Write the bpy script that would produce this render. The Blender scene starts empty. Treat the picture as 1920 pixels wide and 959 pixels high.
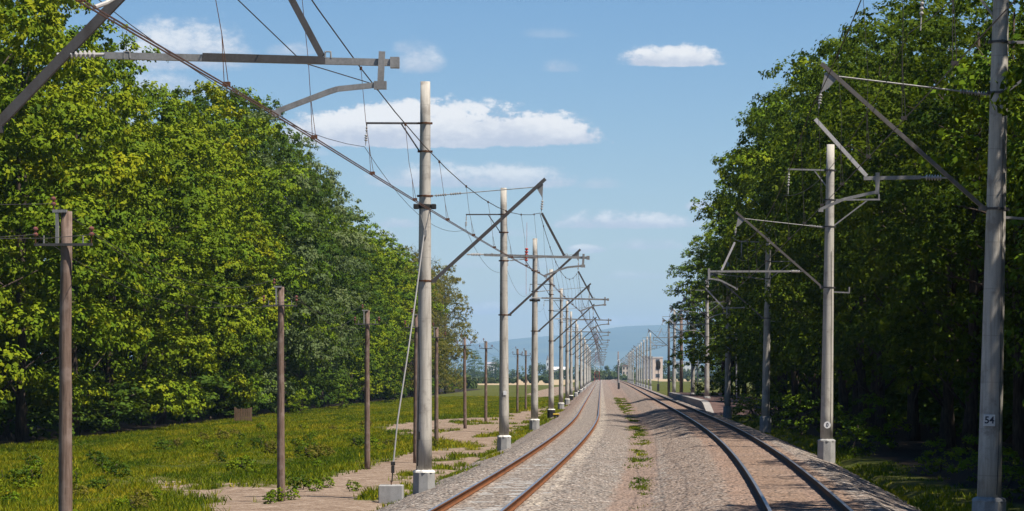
import bpy, math, random
import numpy as np
from mathutils import Vector, Matrix
R = math.radians
scene = bpy.context.scene
COL = scene.collection

# ------------------------------------------------------------------ camera, sky, sun, exposure
F, VX, VY, CZ = 5000.0, 1127.0, 703.0, 3.0          # focal length and vanishing point in photo pixels, eye height
cam = bpy.data.cameras.new('camera'); camo = bpy.data.objects.new('camera', cam); COL.objects.link(camo)
cam.sensor_width = 36; cam.lens = 36 * F / 1920; cam.clip_start = .5; cam.clip_end = 40000
cam.shift_x = (960 - VX) / 1920; cam.shift_y = (VY - 479.5) / 1920
camo.location = (0, 0, CZ); camo.rotation_euler = (R(90), 0, 0)
scene.camera = camo
SUN_EL, SUN_AZ = 62.0, 120.0                         # azimuth clockwise from +Y (the way the camera looks)
sun = bpy.data.lights.new('sun', 'SUN'); suno = bpy.data.objects.new('sun', sun); COL.objects.link(suno)
sun.energy = 4.9; sun.angle = R(.53); sun.color = (1, .93, .82)
sd = Vector((math.sin(R(SUN_AZ)) * math.cos(R(SUN_EL)), math.cos(R(SUN_AZ)) * math.cos(R(SUN_EL)), math.sin(R(SUN_EL))))
suno.rotation_euler = sd.to_track_quat('Z', 'Y').to_euler(); suno.location = sd * 60
SKY_STRENGTH = .056
scene.view_settings.view_transform = 'Standard'; scene.view_settings.look = 'None'
scene.view_settings.gamma = 1; scene.view_settings.exposure = .84; scene.view_settings.use_curve_mapping = False
scene.render.engine = 'CYCLES'
cy = scene.cycles
cy.max_bounces = 6; cy.diffuse_bounces = 1; cy.glossy_bounces = 2; cy.transmission_bounces = 2; cy.transparent_max_bounces = 4
cy.volume_bounces = 0; cy.use_denoising = True; cy.caustics_reflective = False; cy.caustics_refractive = False

world = bpy.data.worlds.new('World'); scene.world = world; world.use_nodes = True
nt = world.node_tree; nt.nodes.clear()

class NG:
    """small helper for node trees"""
    def __init__(s, nt): s.nt = nt
    def n(s, t, **kw):
        nd = s.nt.nodes.new(t)
        for k, v in kw.items(): setattr(nd, k, v)
        return nd
    def l(s, a, b): s.nt.links.new(a, b)
    def put(s, sock, v):
        if isinstance(v, (int, float, tuple, list)): sock.default_value = v
        else: s.l(v, sock)
    def m(s, op, a, b=None, c=None, clamp=False):
        nd = s.n('ShaderNodeMath', operation=op, use_clamp=clamp)
        for i, v in enumerate((a, b, c)):
            if v is not None: s.put(nd.inputs[i], v)
        return nd.outputs[0]
    def mix(s, f, a, b, blend='MIX'):
        nd = s.n('ShaderNodeMix', data_type='RGBA', blend_type=blend)
        s.put(nd.inputs[0], f); s.put(nd.inputs[6], c4(a)); s.put(nd.inputs[7], c4(b))
        return nd.outputs[2]
    def smooth(s, v, a, b, lo=0., hi=1.):
        nd = s.n('ShaderNodeMapRange', interpolation_type='SMOOTHSTEP')
        s.put(nd.inputs[0], v); nd.inputs[1].default_value = a; nd.inputs[2].default_value = b
        nd.inputs[3].default_value = lo; nd.inputs[4].default_value = hi
        return nd.outputs[0]
    def noise(s, vec, scale, detail=4, rough=.55, out=0):
        nd = s.n('ShaderNodeTexNoise'); s.l(vec, nd.inputs['Vector'])
        nd.inputs['Scale'].default_value = scale; nd.inputs['Detail'].default_value = detail; nd.inputs['Roughness'].default_value = rough
        return nd.outputs[out]
    def ramp(s, f, stops, interp='LINEAR'):
        nd = s.n('ShaderNodeValToRGB'); s.l(f, nd.inputs[0]); cr = nd.color_ramp; cr.interpolation = interp
        while len(cr.elements) < len(stops): cr.elements.new(.5)
        for e, (p, c) in zip(cr.elements, stops): e.position = p; e.color = c4(c)
        return nd.outputs[0]
    def attr(s, name, out=2):
        return s.n('ShaderNodeAttribute', attribute_name=name).outputs[out]
    def scaled(s, vec, sc):
        nd = s.n('ShaderNodeVectorMath', operation='MULTIPLY'); s.l(vec, nd.inputs[0]); nd.inputs[1].default_value = sc
        return nd.outputs[0]
def c4(c): return (*c, 1) if isinstance(c, (tuple, list)) and len(c) == 3 else c

# sky: Nishita with fair weather clouds placed by azimuth and elevation on the dome
g = NG(nt)
sky = g.n('ShaderNodeTexSky', sky_type='NISHITA'); sky.sun_disc = False
sky.sun_elevation = R(SUN_EL); sky.sun_rotation = R(SUN_AZ); sky.air_density = 1.0; sky.dust_density = .25; sky.ozone_density = 1.8; sky.altitude = 400
tc = g.n('ShaderNodeTexCoord'); dirv = tc.outputs['Generated']
sx = g.n('ShaderNodeSeparateXYZ'); g.l(dirv, sx.inputs[0])
az = g.m('ARCTAN2', sx.outputs[0], sx.outputs[1]); el = g.m('ARCSINE', sx.outputs[2])
A = g.m('MULTIPLY', az, 50.); E = g.m('MULTIPLY', el, 50.)     # units of 1/50 radian = 100 photo pixels
cv = g.n('ShaderNodeCombineXYZ'); g.l(A, cv.inputs[0]); g.l(E, cv.inputs[1])
n1 = g.noise(g.scaled(cv.outputs[0], (.75, 1.5, 1)), 1.0, 7, .58)
n2 = g.noise(g.scaled(cv.outputs[0], (.9, 1.4, 1)), 4.2, 8, .66)
ne = g.m('SUBTRACT', g.m('ADD', g.m('MULTIPLY', n1, .6), g.m('MULTIPLY', n2, .4)), .5)
CLOUDS = [  # centre px x, base px y, half width, height above base, opacity, softness
    (815, 264, 330, 76, 1.0, .30), (640, 262, 130, 60, .95, .4), (800, 262, 150, 82, 1.0, .3), (900, 346, 235, 46, .78, .6), (1256, 121, 105, 38, .95, .4),
    (345, 128, 165, 88, .8, .7), (330, 182, 130, 50, .55, .8), (788, 132, 52, 62, .6, .8), (760, 100, 30, 24, .45, .9), (1030, 70, 60, 16, .25, .9), (1120, 350, 60, 22, .5, .8), (1170, 424, 160, 32, .85, .6),
    (1325, 390, 48, 20, .7, .5), (748, 424, 50, 20, .62, .6), (1098, 470, 42, 13, .75, .5), (715, 448, 40, 20, .55, .6),
    (1060, 134, 50, 24, .5, .8), (915, 586, 75, 28, .75, .7), (1215, 464, 80, 22, .7, .8), (1010, 500, 110, 18, .45, .9), (1200, 520, 90, 14, .45, .9), (960, 440, 60, 16, .4, .9), (880, 500, 60, 18, .4, .9), (545, 106, 55, 24, .6, .9),
    (580, 292, 50, 16, .4, .9), (1170, 606, 100, 16, .7, .9), (1000, 545, 90, 14, .25, .9), (760, 330, 60, 22, .45, .8),
    (180, 250, 120, 50, .6, .7), (2250, 250, 330, 90, .8, .5), (2700, 420, 260, 70, .8, .5), (-420, 300, 330, 80, .8, .5), (-1000, 150, 300, 120, .8, .5)]
tot = None; shade = None
for cx, by, hw, hh, op, soft in CLOUDS:
    a0, e0 = (cx - VX) / 100, (VY - by) / 100
    u = g.m('MULTIPLY', g.m('SUBTRACT', A, a0), 100 / hw)
    dv = g.m('SUBTRACT', E, e0)
    up = g.m('MULTIPLY', g.m('MAXIMUM', dv, 0.), 100 / hh)
    dn = g.m('MULTIPLY', g.m('MINIMUM', dv, 0.), 100 / max(hh * .22, 6))
    rad = g.m('ADD', g.m('POWER', g.m('ABSOLUTE', u), 2.6), g.m('ADD', g.m('MULTIPLY', up, up), g.m('MULTIPLY', dn, dn)))
    v = g.m('ADD', g.m('SUBTRACT', .98, rad), g.m('MULTIPLY', ne, 3.3))
    k = g.m('MULTIPLY', g.smooth(v, 0., soft * 1.55), op)
    s_ = g.m('MULTIPLY', k, up)
    tot = k if tot is None else g.m('MAXIMUM', tot, k)
    shade = s_ if shade is None else g.m('MAXIMUM', shade, s_)
lit = g.m('ADD', shade, g.m('MULTIPLY', ne, 1.6))
ccol = g.mix(g.smooth(lit, -.1, .55), (.60, .64, .74), (1.0, .985, .97))
hs = g.n('ShaderNodeHueSaturation'); hs.inputs['Saturation'].default_value = 1.35; g.l(sky.outputs[0], hs.inputs['Color'])
bg1 = g.n('ShaderNodeBackground'); g.l(g.mix(1., hs.outputs[0], (.99, .98, 1.06), 'MULTIPLY'), bg1.inputs[0]); bg1.inputs[1].default_value = SKY_STRENGTH
bg2 = g.n('ShaderNodeBackground'); g.l(ccol, bg2.inputs[0]); bg2.inputs[1].default_value = .56
ms = g.n('ShaderNodeMixShader'); g.l(tot, ms.inputs[0]); g.l(bg1.outputs[0], ms.inputs[1]); g.l(bg2.outputs[0], ms.inputs[2])
wo = g.n('ShaderNodeOutputWorld'); g.l(ms.outputs[0], wo.inputs[0])

# ------------------------------------------------------------------ geometry helpers
rng = np.random.default_rng(7); random.seed(7)
def left_x(d): return -1.0 - max(0., 210 - d) ** 2 / 11400
_RT = np.array([(0, 2.0), (20, 2.8), (40, 3.67), (52, 4.15), (78, 5.03), (105, 5.65), (137, 6.08), (200, 6.45), (260, 6.65), (335, 6.88), (600, 7.8), (900, 8.5), (1800, 9.2)])
_rd = np.linspace(0, 1800, 1801); _rv = np.interp(_rd, _RT[:, 0], _RT[:, 1])
for _ in range(6):
    _p = np.concatenate([np.full(12, _rv[0]) - np.arange(12, 0, -1) * .043, _rv, np.full(12, _rv[-1])]); _rv = np.convolve(_p, np.ones(25) / 25, 'valid')
def right_x(d): return float(np.interp(d, _rd, _rv))
RZ = .35                                                   # the right hand rails lie higher

class MB:
    def __init__(s): s.v = []; s.f = []; s.mi = []
    def add(s, vs, fs, mi=0):
        o = len(s.v); s.v += [tuple(map(float, p)) for p in vs]
        for f in fs: s.f.append(tuple(i + o for i in f)); s.mi.append(mi)
        return s
    def box(s, c, d, rz=0, mi=0, bev=0, M=None):
        x, y, z = [q / 2 for q in d]
        if bev:
            b = bev; vs = []
            for sz in (-1, 1):
                for zz, ins in ((sz * (z - b), 0), (sz * z, b)) if sz > 0 else ((-z, b), (-(z - b), 0)):
                    xx, yy = x - ins, y - ins; bb = b
                    vs += [(xx - bb, -yy, zz), (xx, -yy + bb, zz), (xx, yy - bb, zz), (xx - bb, yy, zz), (-xx + bb, yy, zz), (-xx, yy - bb, zz), (-xx, -yy + bb, zz), (-xx + bb, -yy, zz)]
            fs = [tuple(range(7, -1, -1)), tuple(range(24, 32))]
            for k in range(3):
                for i in range(8): fs.append((k * 8 + i, k * 8 + (i + 1) % 8, k * 8 + 8 + (i + 1) % 8, k * 8 + 8 + i))
        else:
            vs = [(-x, -y, -z), (x, -y, -z), (x, y, -z), (-x, y, -z), (-x, -y, z), (x, -y, z), (x, y, z), (-x, y, z)]
            fs = [(3, 2, 1, 0), (4, 5, 6, 7), (0, 1, 5, 4), (1, 2, 6, 5), (2, 3, 7, 6), (3, 0, 4, 7)]
        Mt = Matrix.Translation(c) @ (M.to_4x4() if M is not None else Matrix.Rotation(rz, 4, 'Z'))
        return s.add([Mt @ Vector(p) for p in vs], fs, mi)
    def bar(s, p0, p1, w, h, mi=0):
        """rectangular bar from p0 to p1"""
        p0, p1 = Vector(p0), Vector(p1); d = p1 - p0; L = d.length
        z = d.normalized(); up = Vector((0, 1, 0)) if abs(z.y) < .9 else Vector((0, 0, 1))
        x = up.cross(z).normalized(); y = z.cross(x)
        return s.box((p0 + p1) / 2, (h, w, L), mi=mi, M=Matrix((x, y, z)).transposed())
    def tube(s, pts, r, n=6, mi=0, caps=True):
        pts = [Vector(p) for p in pts]; k = len(pts); rr = r if isinstance(r, (list, tuple)) else [r] * k
        vs = []; fs = []; px = None
        for i, p in enumerate(pts):
            t = (pts[min(i + 1, k - 1)] - pts[max(i - 1, 0)]).normalized()
            if px is None: px = t.orthogonal().normalized()
            x = (px - t * px.dot(t)).normalized(); px = x; y = t.cross(x)
            for j in range(n):
                a = 2 * math.pi * j / n; vs.append(p + (x * math.cos(a) + y * math.sin(a)) * rr[i])
        for i in range(k - 1):
            for j in range(n):
                a, b = i * n + j, i * n + (j + 1) % n; fs.append((a, b, b + n, a + n))
        if caps: fs += [tuple(range(n - 1, -1, -1)), tuple((k - 1) * n + j for j in range(n))]
        return s.add(vs, fs, mi)
    def build(s, name, mat, parent=None, smooth=False):
        me = bpy.data.meshes.new(name); me.from_pydata(s.v, [], s.f)
        for m_ in (mat if isinstance(mat, (list, tuple)) else [mat]): me.materials.append(m_)
        if any(s.mi): me.polygons.foreach_set('material_index', s.mi)
        if smooth: me.polygons.foreach_set('use_smooth', [True] * len(s.f))
        me.update()
        o = bpy.data.objects.new(name, me); COL.objects.link(o)
        if parent is not None: o.parent = parent
        return o
def np_mesh(name, V, Fc, mat, parent=None, attrs=None, smooth=False, link=True):
    """V (n,3), Fc (m,4) or (m,3) index arrays"""
    me = bpy.data.meshes.new(name); n = Fc.shape[1]
    me.vertices.add(len(V)); me.vertices.foreach_set('co', np.asarray(V, np.float32).ravel())
    me.loops.add(Fc.size); me.loops.foreach_set('vertex_index', Fc.astype(np.int32).ravel())
    me.polygons.add(len(Fc)); me.polygons.foreach_set('loop_start', np.arange(0, Fc.size, n, dtype=np.int32)); me.polygons.foreach_set('loop_total', np.full(len(Fc), n, np.int32))
    for m_ in (mat if isinstance(mat, (list, tuple)) else [mat]): me.materials.append(m_)
    if smooth: me.polygons.foreach_set('use_smooth', np.ones(len(Fc), bool))
    for k, (dom, a) in (attrs or {}).items():
        at = me.attributes.new(k, 'FLOAT', dom); at.data.foreach_set('value', np.asarray(a, np.float32))
    me.update(calc_edges=True)
    if not link: return me
    o = bpy.data.objects.new(name, me); COL.objects.link(o)
    if parent is not None: o.parent = parent
    return o
def tag(o, label=None, cat=None, group=None, kind=None):
    if label: o['label'] = label
    if cat: o['category'] = cat
    if group: o['group'] = group
    if kind: o['kind'] = kind
    return o
def empty(name, loc, rz=0):
    o = bpy.data.objects.new(name, None); COL.objects.link(o); o.location = loc; o.rotation_euler = (0, 0, rz); o.empty_display_size = .3
    return o
KIDS = {}
def kids(o): return [c for c in bpy.data.objects if c.parent == o] if o.name not in KIDS else KIDS[o.name]
def copy_tree(o, parent=None):
    c = o.copy(); COL.objects.link(c); c.parent = parent
    if parent is None:
        for k in ('label', 'group'):
            if k in c: del c[k]
    ch = list(o.children)
    for k in ch: copy_tree(k, c)
    return c
def recolour(o, mat):
    o.material_slots[0].link = 'OBJECT'; o.material_slots[0].material = mat

# ------------------------------------------------------------------ materials
def material(name, fn, rough=.8, spec=.3, metal=0.):
    m_ = bpy.data.materials.new(name); m_.use_nodes = True; t = m_.node_tree; t.nodes.clear(); q = NG(t)
    out = q.n('ShaderNodeOutputMaterial'); p = q.n('ShaderNodeBsdfPrincipled')
    p.inputs['Roughness'].default_value = rough; p.inputs['Specular IOR Level'].default_value = spec; p.inputs['Metallic'].default_value = metal
    q.l(p.outputs[0], out.inputs[0]); q.out = out; q.p = p
    co = q.n('ShaderNodeTexCoord').outputs['Object']
    r = fn(q, co)
    if r is not None: q.put(p.inputs['Base Color'], c4(r))
    return m_
def bump(q, h, strength=.4, dist=.02):
    b = q.n('ShaderNodeBump'); b.inputs['Strength'].default_value = strength; b.inputs['Distance'].default_value = dist
    q.l(h, b.inputs['Height']); q.l(b.outputs[0], q.p.inputs['Normal'])
def rnd(q): return q.n('ShaderNodeObjectInfo').outputs['Random']
def worn(c1, c2, scale=6, stretch=(1, 1, .25), bs=.25):
    def fn(q, co):
        v = q.scaled(co, stretch); n = q.noise(v, scale, 6, .62); f = q.noise(co, 45, 3)
        bump(q, q.m('ADD', q.m('MULTIPLY', n, .6), q.m('MULTIPLY', f, .4)), bs, .01)
        c = q.ramp(n, [(.3, c2), (.62, c1)])
        return q.mix(.35, c, q.ramp(f, [(.3, tuple(x * .6 for x in c1)), (.7, tuple(min(1, x * 1.2) for x in c1))]), 'MIX')
    return fn
def concrete_fn(q, co):
    v = q.scaled(co, (5, 5, .35)); streak = q.noise(v, 2.2, 6, .6); blot = q.noise(co, 2.6, 5, .6); fine = q.noise(co, 60, 3, .6)
    base = q.ramp(streak, [(.28, (.235, .215, .19)), (.5, (.42, .39, .345)), (.72, (.52, .49, .44))])
    base = q.mix(q.m('MULTIPLY', q.smooth(blot, .5, .7), .9), base, (.23, .205, .18)); drip = q.noise(q.scaled(co, (14, 14, .5)), 1.1, 5, .7)
    base = q.mix(q.m('MULTIPLY', q.smooth(drip, .56, .72), .6), base, (.17, .125, .09))
    base = q.mix(q.m('MULTIPLY', q.smooth(fine, .5, .72), .35), base, (.2, .19, .18))
    sz = q.n('ShaderNodeSeparateXYZ'); q.l(co, sz.inputs[0])
    ring = q.m('FRACT', q.m('MULTIPLY', sz.outputs[2], 1.05))                     # faint casting seams
    base = q.mix(q.m('MULTIPLY', q.smooth(ring, .965, .99), .4), base, (.2, .185, .17))
    base = q.mix(q.m('MULTIPLY', rnd(q), .28), base, (.50, .47, .41))
    bump(q, q.m('ADD', streak, fine), .25, .008)
    return base
M = {}
M['concrete'] = material('concrete', concrete_fn, .9, .2)
M['footing'] = material('footing_concrete', worn((.34, .335, .325), (.19, .185, .18), 4, (1, 1, .7)), .92, .2)
M['footing_tar'] = material('tarred_concrete', worn((.022, .021, .02), (.012, .012, .012), 5), .7, .3)
M['whitewash'] = material('whitewash', worn((.74, .71, .65), (.5, .47, .42), 9), .9, .2)
M['steel'] = material('galvanised_steel', worn((.31, .30, .29), (.16, .155, .15), 7), .55, .5, .3)
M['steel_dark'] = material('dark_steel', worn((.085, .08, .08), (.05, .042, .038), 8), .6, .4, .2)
M['steel_white'] = material('pale_zinc', worn((.55, .53, .52), (.4, .37, .36), 7), .5, .5, .2)
M['steel_mid'] = material('weathered_steel', worn((.15, .135, .125), (.09, .08, .075), 7), .55, .4, .25)
M['rust'] = material('rusty_steel', worn((.13, .06, .03), (.06, .03, .02), 9), .85, .2)
M['wire'] = material('wire', lambda q, co: (.05, .042, .04), .6, .4, .3)
M['copper'] = material('oxidised_copper_wire', lambda q, co: (.11, .06, .045), .55, .4, .4)
M['guy'] = material('guy_wire', lambda q, co: (.42, .40, .38), .5, .5, .3)
M['porcelain'] = material('porcelain', lambda q, co: (.40, .38, .36), .25, .5)
M['brown_glaze'] = material('brown_glaze', lambda q, co: (.16, .06, .045), .25, .5)
M['paint_white'] = material('white_enamel', worn((.78, .78, .78), (.66, .65, .63), 12), .5, .4)
M['paint_dark'] = material('dark_blue_paint', lambda q, co: (.02, .025, .05), .5, .4)
M['paint_yellow'] = material('yellow_paint', worn((.72, .48, .04), (.5, .33, .05), 10), .5, .4)
M['black'] = material('black_paint', worn((.018, .018, .018), (.03, .028, .026), 9), .6, .4)
M['red'] = material('red_paint', worn((.45, .06, .04), (.3, .06, .05), 5), .6, .3)
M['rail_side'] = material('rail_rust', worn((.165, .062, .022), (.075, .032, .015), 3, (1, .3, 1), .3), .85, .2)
M['rail_side_shaded'] = material('rail_rust_shaded', worn((.075, .045, .03), (.04, .026, .02), 3, (1, .3, 1), .3), .85, .2)  # darker rail rust: shade on the right hand rails put into the colour
M['rail_top'] = material('rail_worn_steel', worn((.42, .42, .43), (.26, .25, .25), 3, (1, .2, 1), .05), .32, .5, .85)
def timber_fn(q, co):
    n = q.noise(q.scaled(co, (9, 9, .5)), 3, 7, .65); f = q.noise(co, 3.2, 4)
    c = q.ramp(n, [(.28, (.06, .04, .032)), (.55, (.175, .12, .094)), (.75, (.26, .195, .16))])
    bump(q, n, .5, .012)
    return q.mix(q.m('MULTIPLY', q.smooth(f, .45, .7), .5), c, (.30, .23, .2))
M['timber'] = material('weathered_timber', timber_fn, .9, .15)
M['plank'] = material('grey_planks', worn((.2, .13, .085), (.1, .065, .045), 7), .9, .15)
def bark_fn(q, co):
    n = q.noise(q.scaled(co, (4, 4, .8)), 2.5, 6, .65); bump(q, n, .7, .04)
    return q.ramp(n, [(.3, (.028, .021, .016)), (.7, (.10, .075, .058))])
M['bark'] = material('bark', bark_fn, .95, .1)

def foliage(name, cols, transl=.13, spec=.08):
    m_ = bpy.data.materials.new(name); m_.use_nodes = True; t = m_.node_tree; t.nodes.clear(); q = NG(t)
    out = q.n('ShaderNodeOutputMaterial'); tint = q.attr('tint')
    r = q.n('ShaderNodeObjectInfo').outputs['Random']
    x = q.m('ADD', tint, q.m('MULTIPLY', q.m('SUBTRACT', r, .5), .36), clamp=True)
    c = q.ramp(x, [(.05, cols[0]), (.5, cols[1]), (.95, cols[2])])
    p = q.n('ShaderNodeBsdfPrincipled'); p.inputs['Roughness'].default_value = .7; p.inputs['Specular IOR Level'].default_value = spec
    q.l(c, p.inputs['Base Color'])
    tr = q.n('ShaderNodeBsdfTranslucent'); q.l(q.mix(.55, c, (.14, .19, .01)), tr.inputs[0])
    mx = q.n('ShaderNodeMixShader'); mx.inputs[0].default_value = transl
    q.l(p.outputs[0], mx.inputs[1]); q.l(tr.outputs[0], mx.inputs[2]); q.l(mx.outputs[0], out.inputs[0])
    return m_
M['leaf_green'] = foliage('maple_leaves', [(.04, .085, .004), (.10, .162, .005), (.185, .222, .006)])
M['leaf_yellow'] = foliage('yellow_green_leaves', [(.055, .10, .004), (.13, .18, .005), (.235, .24, .005)])
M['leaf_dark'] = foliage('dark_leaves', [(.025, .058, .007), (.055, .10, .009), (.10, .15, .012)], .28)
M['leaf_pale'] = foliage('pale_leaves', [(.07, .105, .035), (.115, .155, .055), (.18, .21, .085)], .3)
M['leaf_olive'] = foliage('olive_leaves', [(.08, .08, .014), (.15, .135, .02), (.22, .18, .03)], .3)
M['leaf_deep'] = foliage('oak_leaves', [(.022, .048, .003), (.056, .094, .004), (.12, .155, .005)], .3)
M['leaf_far'] = foliage('far_leaves', [(.035, .06, .016), (.065, .088, .024), (.095, .105, .04)], .2)
M['grass'] = foliage('grass_blades', [(.035, .08, .005), (.165, .195, .008), (.38, .29, .016)], .3, .05)

def ballast_fn(q, co):
    v1 = q.n('ShaderNodeTexVoronoi'); q.l(co, v1.inputs['Vector']); v1.inputs['Scale'].default_value = 11
    v2 = q.n('ShaderNodeTexVoronoi'); q.l(co, v2.inputs['Vector']); v2.inputs['Scale'].default_value = 21
    s1 = q.n('ShaderNodeSeparateXYZ'); q.l(v1.outputs['Color'], s1.inputs[0])
    s2 = q.n('ShaderNodeSeparateXYZ'); q.l(v2.outputs['Color'], s2.inputs[0])
    big = q.noise(co, .35, 4, .55); mid = q.noise(co, 2.2, 4, .6)
    pal = [(.0, (.055, .055, .06)), (.22, (.155, .145, .13)), (.45, (.235, .215, .19)), (.68, (.24, .175, .13)), (.85, (.37, .34, .305)), (1., (.64, .60, .55))]
    a = q.ramp(s1.outputs[0], pal); b = q.ramp(s2.outputs[1], pal)
    c = q.mix(.38, a, b)
    rust = q.m('MULTIPLY', q.attr('rust'), q.smooth(q.m('ADD', mid, q.m('MULTIPLY', q.attr('rust'), .35)), .38, .7))
    c = q.mix(q.m('MULTIPLY', rust, .8), c, q.mix(s1.outputs[1], (.20, .115, .07), (.31, .20, .135)))
    soil = q.smooth(q.m('ADD', q.attr('soil'), q.m('MULTIPLY', q.m('SUBTRACT', mid, .5), .9)), .35, .75)
    c = q.mix(q.m('MULTIPLY', soil, .75), c, q.mix(s2.outputs[2], (.19, .12, .085), (.34, .235, .18)))
    dust = q.smooth(q.m('ADD', q.attr('dust'), q.m('MULTIPLY', q.m('SUBTRACT', mid, .5), .8)), .4, .8)
    c = q.mix(q.m('MULTIPLY', dust, q.m('MULTIPLY', q.smooth(q.noise(q.scaled(co, (3, .5, 1)), 1.3, 5, .7), .35, .62), .75)), c, q.mix(s2.outputs[0], (.42, .35, .27), (.58, .51, .42)))
    c = q.mix(q.m('MULTIPLY', q.smooth(big, .4, .7), .25), c, (.34, .27, .23))
    gap = q.smooth(v1.outputs['Distance'], .42, .75)
    c = q.mix(q.m('MULTIPLY', gap, .85), c, (.035, .03, .028))
    h = q.m('ADD', q.m('MULTIPLY', q.m('SUBTRACT', 1., v1.outputs['Distance']), .8), q.m('MULTIPLY', v2.outputs['Distance'], -.4))
    bump(q, h, 1.0, .05)
    return c
M['ballast'] = material('ballast_stones', ballast_fn, .95, .15)
def ground_fn(q, co):
    n = q.noise(co, .12, 5, .6); m2 = q.noise(co, 1.3, 5, .65); f = q.noise(co, 9, 4, .7); far = q.noise(q.scaled(co, (.3, 1, 1)), .01, 4)
    gr = q.ramp(q.m('ADD', q.m('MULTIPLY', n, .5), q.m('MULTIPLY', m2, .5)), [(.3, (.03, .042, .006)), (.5, (.062, .07, .010)), (.68, (.11, .09, .02))])
    gr = q.mix(q.m('MULTIPLY', q.smooth(far, .45, .65), .35), gr, (.085, .08, .018))
    v = q.n('ShaderNodeTexVoronoi'); q.l(co, v.inputs['Vector']); v.inputs['Scale'].default_value = 8
    sv = q.n('ShaderNodeSeparateXYZ'); q.l(v.outputs['Color'], sv.inputs[0])
    so = q.ramp(q.m('ADD', q.m('MULTIPLY', q.noise(co, 13, 4, .75), .75), q.m('ADD', q.m('MULTIPLY', sv.outputs[0], .16), q.m('MULTIPLY', q.m('SUBTRACT', m2, .5), .5))), [(.15, (.055, .036, .024)), (.38, (.165, .115, .082)), (.52, (.235, .175, .13)), (.7, (.42, .345, .28))])
    bare = q.smooth(q.m('ADD', q.attr('bare'), q.m('MULTIPLY', q.m('SUBTRACT', m2, .5), 1.0)), .42, .66)
    c = q.mix(bare, gr, so)
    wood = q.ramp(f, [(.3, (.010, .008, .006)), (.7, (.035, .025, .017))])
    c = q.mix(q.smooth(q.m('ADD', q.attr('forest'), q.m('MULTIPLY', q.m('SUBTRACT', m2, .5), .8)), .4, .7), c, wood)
    bump(q, q.m('ADD', f, m2), .8, .06)
    return c
M['ground'] = material('meadow_ground', ground_fn, .95, .1)
M['field'] = material('dry_field', lambda q, co: q.ramp(q.noise(q.scaled(co, (.02, .1, 1)), 1, 5), [(.3, (.27, .20, .12)), (.7, (.40, .31, .19))]), .95, .1)
M['hill'] = material('wooded_hill', lambda q, co: q.ramp(q.noise(q.scaled(co, (.002, .002, .006)), 1, 6), [(.35, (.03, .05, .02)), (.65, (.08, .10, .04))]), .95, .05)
M['platform'] = material('platform_concrete', worn((.30, .28, .26), (.17, .15, .14), 1.5, (1, .3, 1)), .9, .2)
M['asphalt'] = material('platform_asphalt', worn((.12, .075, .065), (.07, .05, .045), 1.2, (1, 1, 1)), .95, .1)
M['plaster_pink'] = material('pale_plaster', worn((.66, .55, .46), (.55, .44, .37), .8), .9, .2)
M['plaster_white'] = material('white_plaster', worn((.75, .74, .72), (.62, .6, .58), .5), .9, .2)
M['plaster_grey'] = material('grey_panel', worn((.30, .30, .33), (.22, .22, .25), .5), .9, .2)
M['tile'] = material('roof_tile', worn((.30, .13, .09), (.2, .09, .07), 1), .9, .2)
M['glass_dark'] = material('window_glass', lambda q, co: (.025, .03, .035), .15, .5)

# ------------------------------------------------------------------ ground
def px_ground(px, py, z): 
    d = (CZ - z) * F / (py - VY); return ((px - VX) * d / F, d)
BARE = [[px_ground(x, y, -.9) for x, y in P] for P in (
    [(345, 905), (430, 896), (500, 912), (560, 905), (640, 885), (690, 868), (770, 845), (850, 838), (935, 828), (950, 850), (820, 915), (700, 975), (560, 985), (430, 985), (350, 925)],
    [(704, 802), (760, 792), (870, 784), (960, 774), (1035, 760), (1020, 780), (940, 832), (850, 831), (760, 815)],
    [(985, 738), (1030, 728), (1075, 722), (1080, 732), (1030, 745), (1000, 748)],
    [(230, 905), (290, 898), (310, 915), (250, 930)])]
def inpoly(X, Y, P):
    r = np.zeros(X.shape, bool); n = len(P)
    for i in range(n):
        x1, y1 = P[i]; x2, y2 = P[(i + 1) % n]
        if y1 == y2: continue
        c = ((y1 > Y) != (y2 > Y)) & (X < (x2 - x1) * (Y - y1) / (y2 - y1) + x1); r ^= c
    return r
_ph = rng.uniform(0, 6.28, (24, 3)); _fr = rng.normal(0, 1, (24, 2))
def vnoise(X, Y, sc):
    a = 0
    for i in range(12): a = a + np.sin((X * _fr[i, 0] + Y * _fr[i, 1]) / sc * 2.2 + _ph[i, 0])
    return a / 12 * 1.6
LXv = np.vectorize(left_x); 
def RXv(Y): return np.interp(Y, _rd, _rv)
def ground_z(X, Y):
    X = np.asarray(X, float); Y = np.asarray(Y, float)
    lx = LXv(Y); rx = RXv(Y)
    z = np.where(X < (lx + rx) / 2, -.9, -.45)
    near = np.clip(1 - (np.abs(Y) - 350) / 200, 0, 1)
    z = z + near * (.07 * vnoise(X, Y, 3.0) + .10 * vnoise(X + 50, Y, 11))
    t = np.clip((X - (lx - 4.6)) / 1.4, 0, 1); z = np.where(X < (lx + rx) / 2, z * (1 - t) + t * np.minimum(z, -1.05), z)     # sinks under the ballast
    t = np.clip(((rx + 4.2) - X) / 1.0, 0, 1); z = np.where(X >= (lx + rx) / 2, z * (1 - t) + t * -1.05, z)
    return z
def gz(x, y): return float(ground_z(np.array([x]), np.array([y]))[0])
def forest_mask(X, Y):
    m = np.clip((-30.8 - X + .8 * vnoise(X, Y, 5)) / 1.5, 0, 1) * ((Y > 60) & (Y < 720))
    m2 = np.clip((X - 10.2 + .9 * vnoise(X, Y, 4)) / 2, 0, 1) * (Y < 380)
    return np.maximum(m, m2) * (np.abs(X) < 70)
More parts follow.
